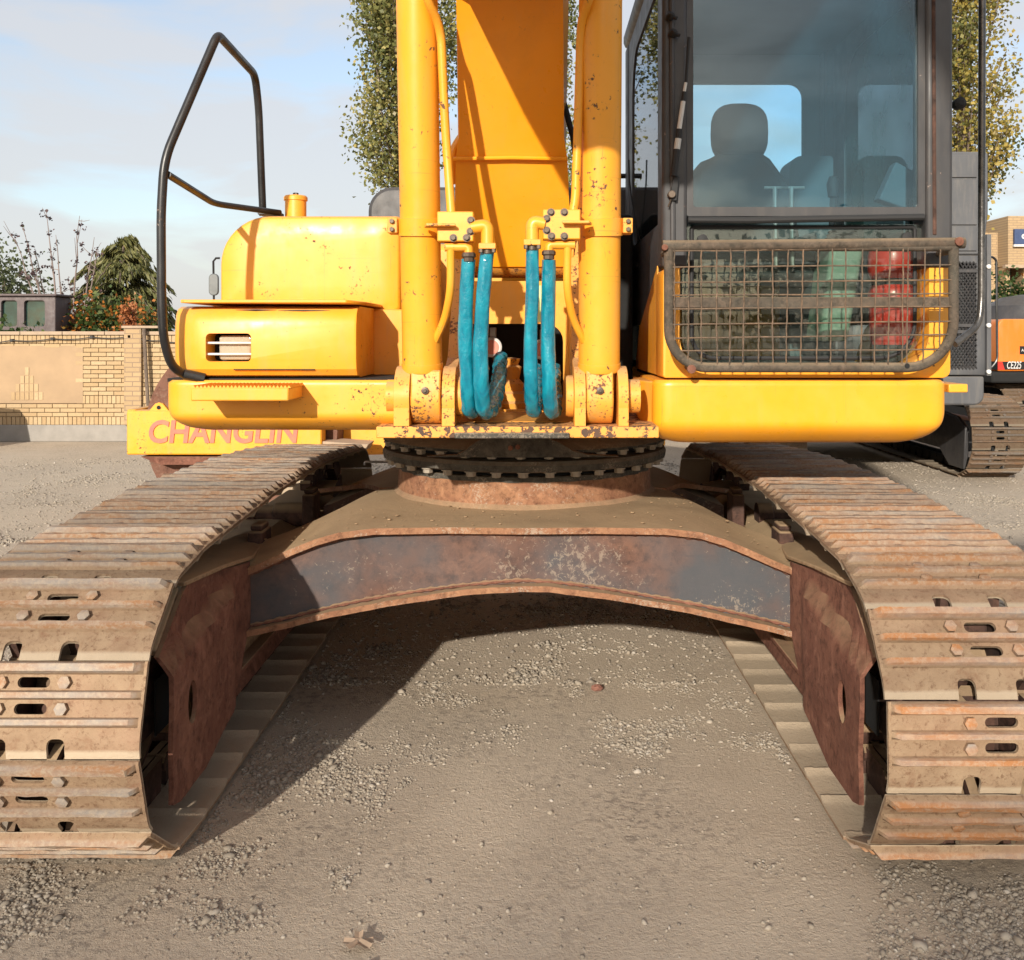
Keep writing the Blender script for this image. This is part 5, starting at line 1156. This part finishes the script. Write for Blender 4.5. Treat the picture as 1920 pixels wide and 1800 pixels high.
letters('A', 'badge_letter', M['white'], g3, (X(1914,OD), OD-0.014, Z(659,OD)), 0.05)
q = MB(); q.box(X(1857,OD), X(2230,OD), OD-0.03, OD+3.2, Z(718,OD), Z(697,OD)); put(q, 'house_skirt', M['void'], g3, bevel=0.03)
q = MB(); q.lathe([(0.05,-0.3),(0.55,-0.3),(0.6,0.0),(0.5,0.2),(0.3,0.32),(0.05,0.36)], (X(1990,OD), OD+1.0, Z(598,OD)), 'z', 28); put(q, 'engine_cover', M['grey'], g3)
path3 = track_path(OD+0.4, 0.448, 0.33, OD+3.6, 0.45, 0.325, 0.0)
lay_track(g3, X(1935,OD), SHOE_FAR, path3, 40, 0.3, matl=M['void'])
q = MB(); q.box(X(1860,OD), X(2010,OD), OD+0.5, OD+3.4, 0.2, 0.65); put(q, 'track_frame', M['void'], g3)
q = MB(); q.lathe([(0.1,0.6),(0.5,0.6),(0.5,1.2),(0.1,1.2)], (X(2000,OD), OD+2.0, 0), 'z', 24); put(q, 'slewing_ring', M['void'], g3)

# ------------------------------------------------------------------ brick wall, building and sign at the right
RW = 16.6
w2 = thing('brick_wall', 'low cream brick wall half hidden behind the machines at the right', 'wall', (8, RW, 0))
q = MB(); q.box(2.0, 22, RW+0.012, RW+0.2, 0, 1.40); put(q, 'mortar_bed', M['mortar'], w2)
rest = MB()
for r_ in range(9):
    x = 2.0 + (0.16 if r_ % 2 else 0); z = 0.10 + r_*0.148
    while x < 14:
        if X(1770,RW) < x < X(1940,RW): link('brick', BRK, None, w2, (x, RW, z), (0,0,0)).scale = (1.42, 1, 2.6)
        else: rest.box(x-0.153, x+0.153, RW-0.015, RW+0.03, z-0.069, z+0.069)
        x += 0.322
o = put(rest, 'brick_courses', M['brick'], w2, smooth=0); kind(o, 'stuff')
BD = 27.0
b1 = thing('building', 'tan brick building with navy sign rising behind the machines at the right', 'building', (X(1960,BD), BD+3, 0))
q = MB(); q.box(X(1750,BD), X(1890,BD), BD+0.6, BD+7, 0, Z(432,BD)); put(q, 'set_back_wall', M['brickwork'], b1)
q = MB(); q.box(X(1890,BD)+0.002, X(2150,BD), BD, BD+7, Z(498,BD), Z(405,BD)); put(q, 'upper_wall', M['brickwork'], b1)
q = MB(); q.box(X(1892,BD), X(1900,BD), BD+0.2, BD+6, 0, Z(498,BD)); q.box(X(1925,BD), X(2150,BD), BD+0.2, BD+6, 0, Z(498,BD)); put(q, 'lower_wall', M['brickwork'], b1)
q = MB(); q.box(X(1880,BD), X(2150,BD), BD-0.15, BD+0.01, Z(503,BD), Z(497,BD)); put(q, 'ledge', M['coping'], b1)
q = MB(); q.box(X(1900,BD), X(1925,BD), BD+0.9, BD+0.95, 0, Z(498,BD)); put(q, 'window', M['mirror'], b1)
q = MB(); q.box(X(1899,BD), X(2080,BD), BD-0.1, BD-0.02, Z(459,BD), Z(430,BD)); sg_ = put(q, 'sign', M['navy'], b1)
q = MB(); q.box(X(1898,BD), X(2081,BD), BD-0.11, BD-0.015, Z(463,BD), Z(459,BD)); put(q, 'sign_edge', M['white'], sg_)
letters('ol', 'sign_lettering', M['white'], b1, (X(1912,BD), BD-0.106, Z(448,BD)), 0.26, bold=0.01)

# ------------------------------------------------------------------ trees and shrubs
def leaf_mesh(name, pos, size, mat, var, flat=0.5, stretch=1.0, droop=None):
    n = len(pos); pos = np.asarray(pos); size = np.asarray(size)
    d1 = rng.normal(size=(n,3)); d1 /= np.linalg.norm(d1, axis=1)[:,None]
    if droop is not None: d1 = d1*(1-flat) + np.asarray(droop)*flat; d1 /= np.linalg.norm(d1, axis=1)[:,None]
    d2 = rng.normal(size=(n,3)); d2 -= d1*(d1*d2).sum(1)[:,None]; d2 /= np.linalg.norm(d2, axis=1)[:,None]
    a = d1*(size*0.5*stretch)[:,None]; b = d2*(size*0.42/stretch)[:,None]
    up = np.cross(d1, d2)*(size*0.12)[:,None]
    v = np.stack([pos-a, pos+b*1.0-a*0.1+up, pos+a, pos-b*1.0-a*0.1+up], 1).reshape(-1,3)
    me = bpy.data.meshes.new(name); me.vertices.add(n*4); me.vertices.foreach_set('co', v.ravel().astype(np.float32))
    me.loops.add(n*4); me.loops.foreach_set('vertex_index', np.arange(n*4, dtype=np.int32))
    me.polygons.add(n); me.polygons.foreach_set('loop_start', np.arange(0, n*4, 4, dtype=np.int32)); me.polygons.foreach_set('loop_total', np.full(n, 4, dtype=np.int32))
    at = me.attributes.new('var', 'FLOAT', 'POINT'); at.data.foreach_set('value', np.repeat(np.asarray(var), 4).astype(np.float32))
    me.materials.append(mat); me.update(); me.validate(); return me

def poplar(label, px, d, rmax, zbot, ztop, n, mat, seed, lean=0.0, big=1.0, zmax=99.0):
    r_ = np.random.default_rng(seed); x0 = X(px, d)
    t = thing('poplar_tree', label, 'tree', (x0, d, 0), 'poplars behind the machines')
    q = MB(); q.tube([(x0, d, 0), (x0, d, zbot), (x0+lean, d, (zbot+ztop)/2), (x0+lean*1.5, d, ztop)], [0.20, 0.16, 0.10, 0.02], 10)
    nb_ = 46; pos = []; var = []
    for k in range(nb_):
        f = (k+0.5)/nb_; z0 = zbot - 0.6 + (ztop-zbot)*f*0.92; an = r_.uniform(0, 2*math.pi)
        env = rmax*(0.55+0.45*math.sin(math.pi*min(1, 0.18+f*0.9)))*r_.uniform(0.62, 1.12)
        L = env*r_.uniform(1.5, 2.3); tip = np.array([x0+lean*f+math.cos(an)*env, d+math.sin(an)*env, z0+L])
        base = np.array([x0+lean*f, d, z0]); mid = base*0.5+tip*0.5 + np.array([math.cos(an), math.sin(an), -0.3])*env*0.12
        q.tube([base, mid, tip], [0.035, 0.02, 0.006], 5)
        m = int(n/nb_*r_.uniform(0.7, 1.3)); u = r_.uniform(0.18, 1.08, m)
        p = (1-u)[:,None]**2*base + 2*(u*(1-u))[:,None]*mid + (u**2)[:,None]*tip
        p += r_.normal(size=(m,3))*np.array([0.19,0.19,0.26])*(0.6+0.5*rmax/1.4)
        tone = r_.normal(0.42, 0.18); pos.append(p); var.append(np.clip(r_.normal(tone, 0.2, m), 0, 1))
    put(q, 'trunk', M['bark'], t)
    pos = np.concatenate(pos); var = np.concatenate(var); km = pos[:,2] < zmax; pos, var = pos[km], var[km]
    c = pos.mean(0); link('crown', leaf_mesh('crown', pos-c, r_.uniform(0.07, 0.125, len(pos))*big, mat, var, flat=0.35, droop=(0,0,-1)), None, t, c)
    return t
poplar('tall poplar with yellowing leaves left of the boom', 752, 24, 1.42, 4.9, 13.5, 26000, M['poplar'], 11)
poplar('slender poplar seen in the gap right of the boom', 1032, 26, 0.95, 4.5, 13.5, 11000, M['poplar'], 12)
poplar('poplar mostly hidden behind the yellow boom', 925, 25, 0.80, 4.5, 13.0, 7000, M['poplar'], 14)
poplar('golden poplar beyond the cab at the right', 1806, 23, 1.22, 4.6, 12.5, 15000, M['poplar_gold'], 13)

# unseen poplars added behind the photographer, crowns clipped to shade the near ground
for i, xx in enumerate((-20.0, -17.6, -15.2, -12.9, -10.4, -8.1, -5.6)):
    tt = poplar('unseen poplar added behind the photographer to shade the near ground', PX + xx*FP/42.0, 42.0, 2.0, 3.0, 17.4, 2900, M['poplar'], 60+i, big=2.8, zmax=16.6 + 0.35*math.sin(i*2.1))
    tt.location.y = -42.0; tt['group'] = 'added shade poplars behind the photographer'
def bush(name, label, cat, c, rad, n, mat, seed, size=(0.05,0.10), clumps=26, grp=None, warm=0.0, stems=True):
    r_ = np.random.default_rng(seed); c = np.array(c, float); rad = np.array(rad, float)
    t = thing(name, label, cat, (c[0], c[1], 0), grp); q = MB(); pos = []; var = []
    for k in range(clumps):
        v = r_.normal(size=3); v /= np.linalg.norm(v); f = r_.uniform(0.35, 0.95); cc = c + v*rad*f
        if cc[2] < 0.15: cc[2] = 0.15 + r_.uniform(0, 0.3)
        base = np.array([c[0]+r_.uniform(-0.1,0.1), c[1]+r_.uniform(-0.1,0.1), 0.0])
        q.tube([base, base*0.4+cc*0.6+np.array([0,0,0.1]), cc], [0.03, 0.018, 0.006], 5)
        m = n//clumps; p = cc + r_.normal(size=(m,3))*rad*0.24; pos.append(p)
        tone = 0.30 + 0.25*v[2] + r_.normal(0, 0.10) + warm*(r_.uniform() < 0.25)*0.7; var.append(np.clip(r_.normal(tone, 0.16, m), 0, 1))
    put(q, 'stem', M['bark'], t); pos = np.concatenate(pos); pos[:,2] = np.maximum(pos[:,2], 0.05); var = np.concatenate(var); cc = pos.mean(0)
    link('foliage', leaf_mesh('foliage', pos-cc, r_.uniform(*size, len(pos)), mat, var), None, t, cc); return t
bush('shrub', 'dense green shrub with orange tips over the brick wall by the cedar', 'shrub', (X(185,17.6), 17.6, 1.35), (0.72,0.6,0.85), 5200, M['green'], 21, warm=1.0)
bush('shrub', 'dark green shrub over the wall just left of the black handrail', 'shrub', (X(272,17.0), 17.0, 1.2), (0.50,0.5,0.72), 3000, M['green'], 22, warm=0.4)
bush('shrub', 'bright green bush in front of the brown cab on the wall', 'shrub', (X(8,16.2), 16.2, 1.05), (0.55,0.4,0.72), 2600, M['green'], 23)
bush('shrub', 'small shrub with red orange leaves in front of the cedar', 'shrub', (X(118,17.9), 17.9, 1.55), (0.28,0.3,0.62), 900, M['redleaf'], 24, size=(0.05,0.09), clumps=14)
bush('shrub', 'coral leaved twig in front of the dark shrub by the handrail', 'shrub', (X(243,16.4), 16.4, 1.75), (0.16,0.15,0.42), 380, M['redleaf'], 25, size=(0.05,0.09), clumps=10)
bush('tree', 'grey green leafy tree at the left picture edge', 'tree', (X(8,22), 22, 2.2), (0.85,0.7,1.45), 3600, M['olive'], 26, size=(0.06,0.11), clumps=30)
bush('shrub', 'rounded green hedge below the brick building at the right', 'shrub', (X(1925,19), 19, 1.7), (0.80,0.7,0.95), 6500, M['green'], 27, size=(0.06,0.12), clumps=40)
bush('tree', 'leafy young tree standing behind the photographer', 'tree', (3.9, -6.0, 2.1), (1.3,1.0,1.1), 1600, M['green'], 28, size=(0.08,0.15), clumps=26)

# cedar: tiers of drooping boughs
def cedar():
    r_ = np.random.default_rng(31); x0, d = X(222,20), 20.0; t = thing('cedar_tree', 'olive green cedar with drooping boughs behind the wall', 'tree', (x0, d, 0))
    q = MB(); q.tube([(x0,d,0),(x0,d,2.4),(x0+0.1,d,3.35)], [0.12,0.07,0.015], 8); pos = []; var = []; drp = []
    for k in range(95):
        f = r_.uniform(0.2, 1); z0 = 0.7 + 2.65*f; an = r_.uniform(0, 2*math.pi); L = (1.75*(1-f)**0.70 + 0.22)*r_.uniform(0.7, 1.15)
        u = np.linspace(0, 1, 7); bp = [(x0+0.1*f+math.cos(an)*L*s, d+math.sin(an)*L*s, z0+0.26*math.sin(math.pi*s*0.75)-0.34*s**2.4*L) for s in u]
        q.tube(bp, [0.02*(1-s*0.8)+0.003 for s in u], 5); bp = np.array(bp)
        m = 190; s = r_.uniform(0.12, 1.0, m); p = np.stack([np.interp(s, u, bp[:,j]) for j in range(3)], 1)
        side = r_.normal(0, 0.07, m)[:,None]*np.array([-math.sin(an), math.cos(an), 0]); hang = np.abs(r_.normal(0, 0.045, m))
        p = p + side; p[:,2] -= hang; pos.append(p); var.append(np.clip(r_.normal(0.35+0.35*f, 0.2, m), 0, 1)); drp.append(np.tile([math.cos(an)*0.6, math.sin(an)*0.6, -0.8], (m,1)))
    put(q, 'trunk', M['bark'], t); pos = np.concatenate(pos); c = pos.mean(0)
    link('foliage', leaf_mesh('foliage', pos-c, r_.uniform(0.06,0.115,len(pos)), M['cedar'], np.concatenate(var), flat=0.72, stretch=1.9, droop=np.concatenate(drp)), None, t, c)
cedar()
# bare tree with dark seed heads
def bare(label, px, d, tips, seed):
    r_ = np.random.default_rng(seed); x0 = X(px, d); t = thing('bare_tree', label, 'tree', (x0, d, 0)); q = MB(); heads = []
    base = np.array([x0, d, 0.0])
    for (tx, ty) in tips:
        tip = np.array(P(tx, ty, d+r_.uniform(-0.3,0.3))); mid = base*0.45 + tip*0.55 + np.array([0,0,0.25]); pts = []
        for s in np.linspace(0, 1, 9):
            p = base*(1-s)**2 + mid*2*s*(1-s) + tip*s*s; pts.append(p + r_.normal(0, 0.012, 3))
        q.tube(pts, [0.030*(1-s)+0.0045 for s in np.linspace(0, 1, 9)], 6)
        for k in range(7):
            s = r_.uniform(0.5, 0.97); p = base*(1-s)**2 + mid*2*s*(1-s) + tip*s*s; dirn = (tip-mid)/np.linalg.norm(tip-mid) + r_.normal(0, 0.55, 3); L = r_.uniform(0.12, 0.38)
            e = p + dirn*L*0.8; q.tube([p, p*0.5+e*0.5+np.array([0,0,-0.015]), e], [0.008,0.006,0.003], 5)
            for _ in range(3 if r_.uniform() < 0.75 else 0): heads.append(e + r_.normal(0, 0.045, 3) - (dirn*L*r_.uniform(0, 0.5)))
    put(q, 'branches', M['twig'], t)
    hp_ = np.repeat(np.array(heads), 7, axis=0) + r_.normal(0, 0.018, (len(heads)*7, 3)); c = hp_.mean(0)
    link('seed_heads', leaf_mesh('seed_heads', hp_-c, r_.uniform(0.03,0.055,len(hp_)), M['pod'], r_.uniform(0,1,len(hp_))), None, t, c)
bare('bare tree with dark seed heads left of the cedar', 128, 18.6, [(86,392),(43,425),(28,445),(148,405),(178,445),(106,440),(184,470),(65,470)], 41)

# ------------------------------------------------------------------ loose things on the ground
q = blob((0,0,0), 0.026, 0.020, 0.012, 2.4, 9, 6); q.shift((X(1119,4.32), 4.32, 0.010))
so = tag(put(q, 'stone', M['stonered'], None, smooth=0), 'small dark red stone lying alone on the bright gravel under the beam', 'stone')
for v in so.data.vertices: v.co += Vector((rw_.uniform(-1,1), rw_.uniform(-1,1), rw_.uniform(-1,1)))*0.004
lf = MB(); c = Vector((X(672,2.49), 2.49, 0.012))
for k in range(5):
    a = k*1.3+0.4; lf.grid([[c+Vector((math.cos(a)*0.02*i - math.sin(a)*0.012*j*math.sin(math.pi*min(1, i/4+0.1)), math.sin(a)*0.02*i + math.cos(a)*0.012*j, 0.006*abs(j)+0.004*i*(k % 2)+0.002*k)) for j in (-1,0,1)] for i in range(3)])
tag(put(lf, 'dead_leaf', M['paper'], None, smooth=40), 'crumpled dry brown leaf on the gravel at the bottom', 'leaf')

# gravel: small stones in patches, one mass
def gravel():
    bm = bmesh.new(); bmesh.ops.create_icosphere(bm, subdivisions=1, radius=1.0); ico = (np.array([v.co[:] for v in bm.verts]), np.array([[v.index for v in f.verts] for f in bm.faces])); bm.free()
    octa = (np.array([(1,0,0),(-1,0,0),(0,1,0),(0,-1,0),(0,0,1),(0,0,-1)], float), np.array([(0,2,4),(2,1,4),(1,3,4),(3,0,4),(2,0,5),(1,2,5),(3,1,5),(0,3,5)]))
    def scatter(cand, y0, y1, pw, lim, base, thr, gain):
        y = y0 + (rng.random(cand)**pw)*(y1-y0); x = rng.uniform(-1, 1, cand)*(0.60*y + 0.15); w = rng.random(cand); keep = np.zeros(cand, bool); pv = np.zeros(cand)
        for i in range(cand):
            if y[i] > 2.95 and abs(abs(x[i]-XM)-GAUGE) < 0.30: continue
            v = Vector((x[i]*1.15, y[i]*1.15, 3.1)); p = mnoise.noise(v) + 0.75*mnoise.noise(v*2.7) + 0.5*mnoise.noise(v*7.1)
            if w[i] < min(0.95, max(base, (p-thr)*gain)): keep[i] = True; pv[i] = p
        x, y, pv = x[keep][:lim], y[keep][:lim], pv[keep][:lim]
        return x, y, pv
    V, Fc, A = [], [], []; off = 0
    for (shape, args, r0, sg) in ((ico, (150000, 2.25, 4.6, 1.25, 56000, 0.02, 0.07, 1.8), 0.0044, 0.42), (octa, (170000, 4.4, 12.5, 1.3, 90000, 0.12, -0.10, 1.1), 0.0085, 0.40)):
        bv, bf = shape; x, y, pv = scatter(*args); n = len(x)
        r = np.clip(rng.lognormal(math.log(r0), sg, n)*(0.8+0.35*np.clip(pv, 0, 1)), 0.0022, 0.019)
        an = rng.uniform(0, 2*math.pi, n); sc = np.stack([r*rng.uniform(0.9,1.5,n), r*rng.uniform(0.7,1.1,n), r*rng.uniform(0.55,0.9,n)], 1)
        v = bv[None]*(1+rng.uniform(-0.24,0.24,(n,len(bv),1)))*sc[:,None,:]
        tl = rng.normal(0, 0.35, n); ca, sa = np.cos(tl)[:,None], np.sin(tl)[:,None]
        v = np.stack([v[:,:,0]*ca - v[:,:,2]*sa, v[:,:,1], v[:,:,0]*sa + v[:,:,2]*ca], 2)
        ca, sa = np.cos(an)[:,None], np.sin(an)[:,None]
        gz = np.array([ground_z(a, b) for a, b in zip(x, y)])
        v = np.stack([v[:,:,0]*ca - v[:,:,1]*sa + x[:,None], v[:,:,0]*sa + v[:,:,1]*ca + y[:,None], v[:,:,2] + (gz + r*0.12)[:,None]], 2)
        V.append(v.reshape(-1, 3)); Fc.append((bf[None] + (np.arange(n)*len(bv))[:,None,None] + off).reshape(-1)); off += n*len(bv)
        A.append(np.repeat(np.clip(rng.normal(0.45, 0.22, n), 0, 1), len(bv)))
    V = np.concatenate(V); idx = np.concatenate(Fc); A = np.concatenate(A); me = bpy.data.meshes.new('gravel')
    me.vertices.add(len(V)); me.vertices.foreach_set('co', V.reshape(-1).astype(np.float32))
    me.loops.add(len(idx)); me.loops.foreach_set('vertex_index', idx.astype(np.int32)); me.polygons.add(len(idx)//3)
    me.polygons.foreach_set('loop_start', np.arange(0, len(idx), 3, dtype=np.int32)); me.polygons.foreach_set('loop_total', np.full(len(idx)//3, 3, dtype=np.int32))
    at = me.attributes.new('var', 'FLOAT', 'POINT'); at.data.foreach_set('value', A.astype(np.float32))
    me.materials.append(M['stone']); me.update()
    return me
kind(tag(link('gravel', gravel(), None), 'loose grey gravel scattered over the dusty ground', 'gravel'), 'stuff')
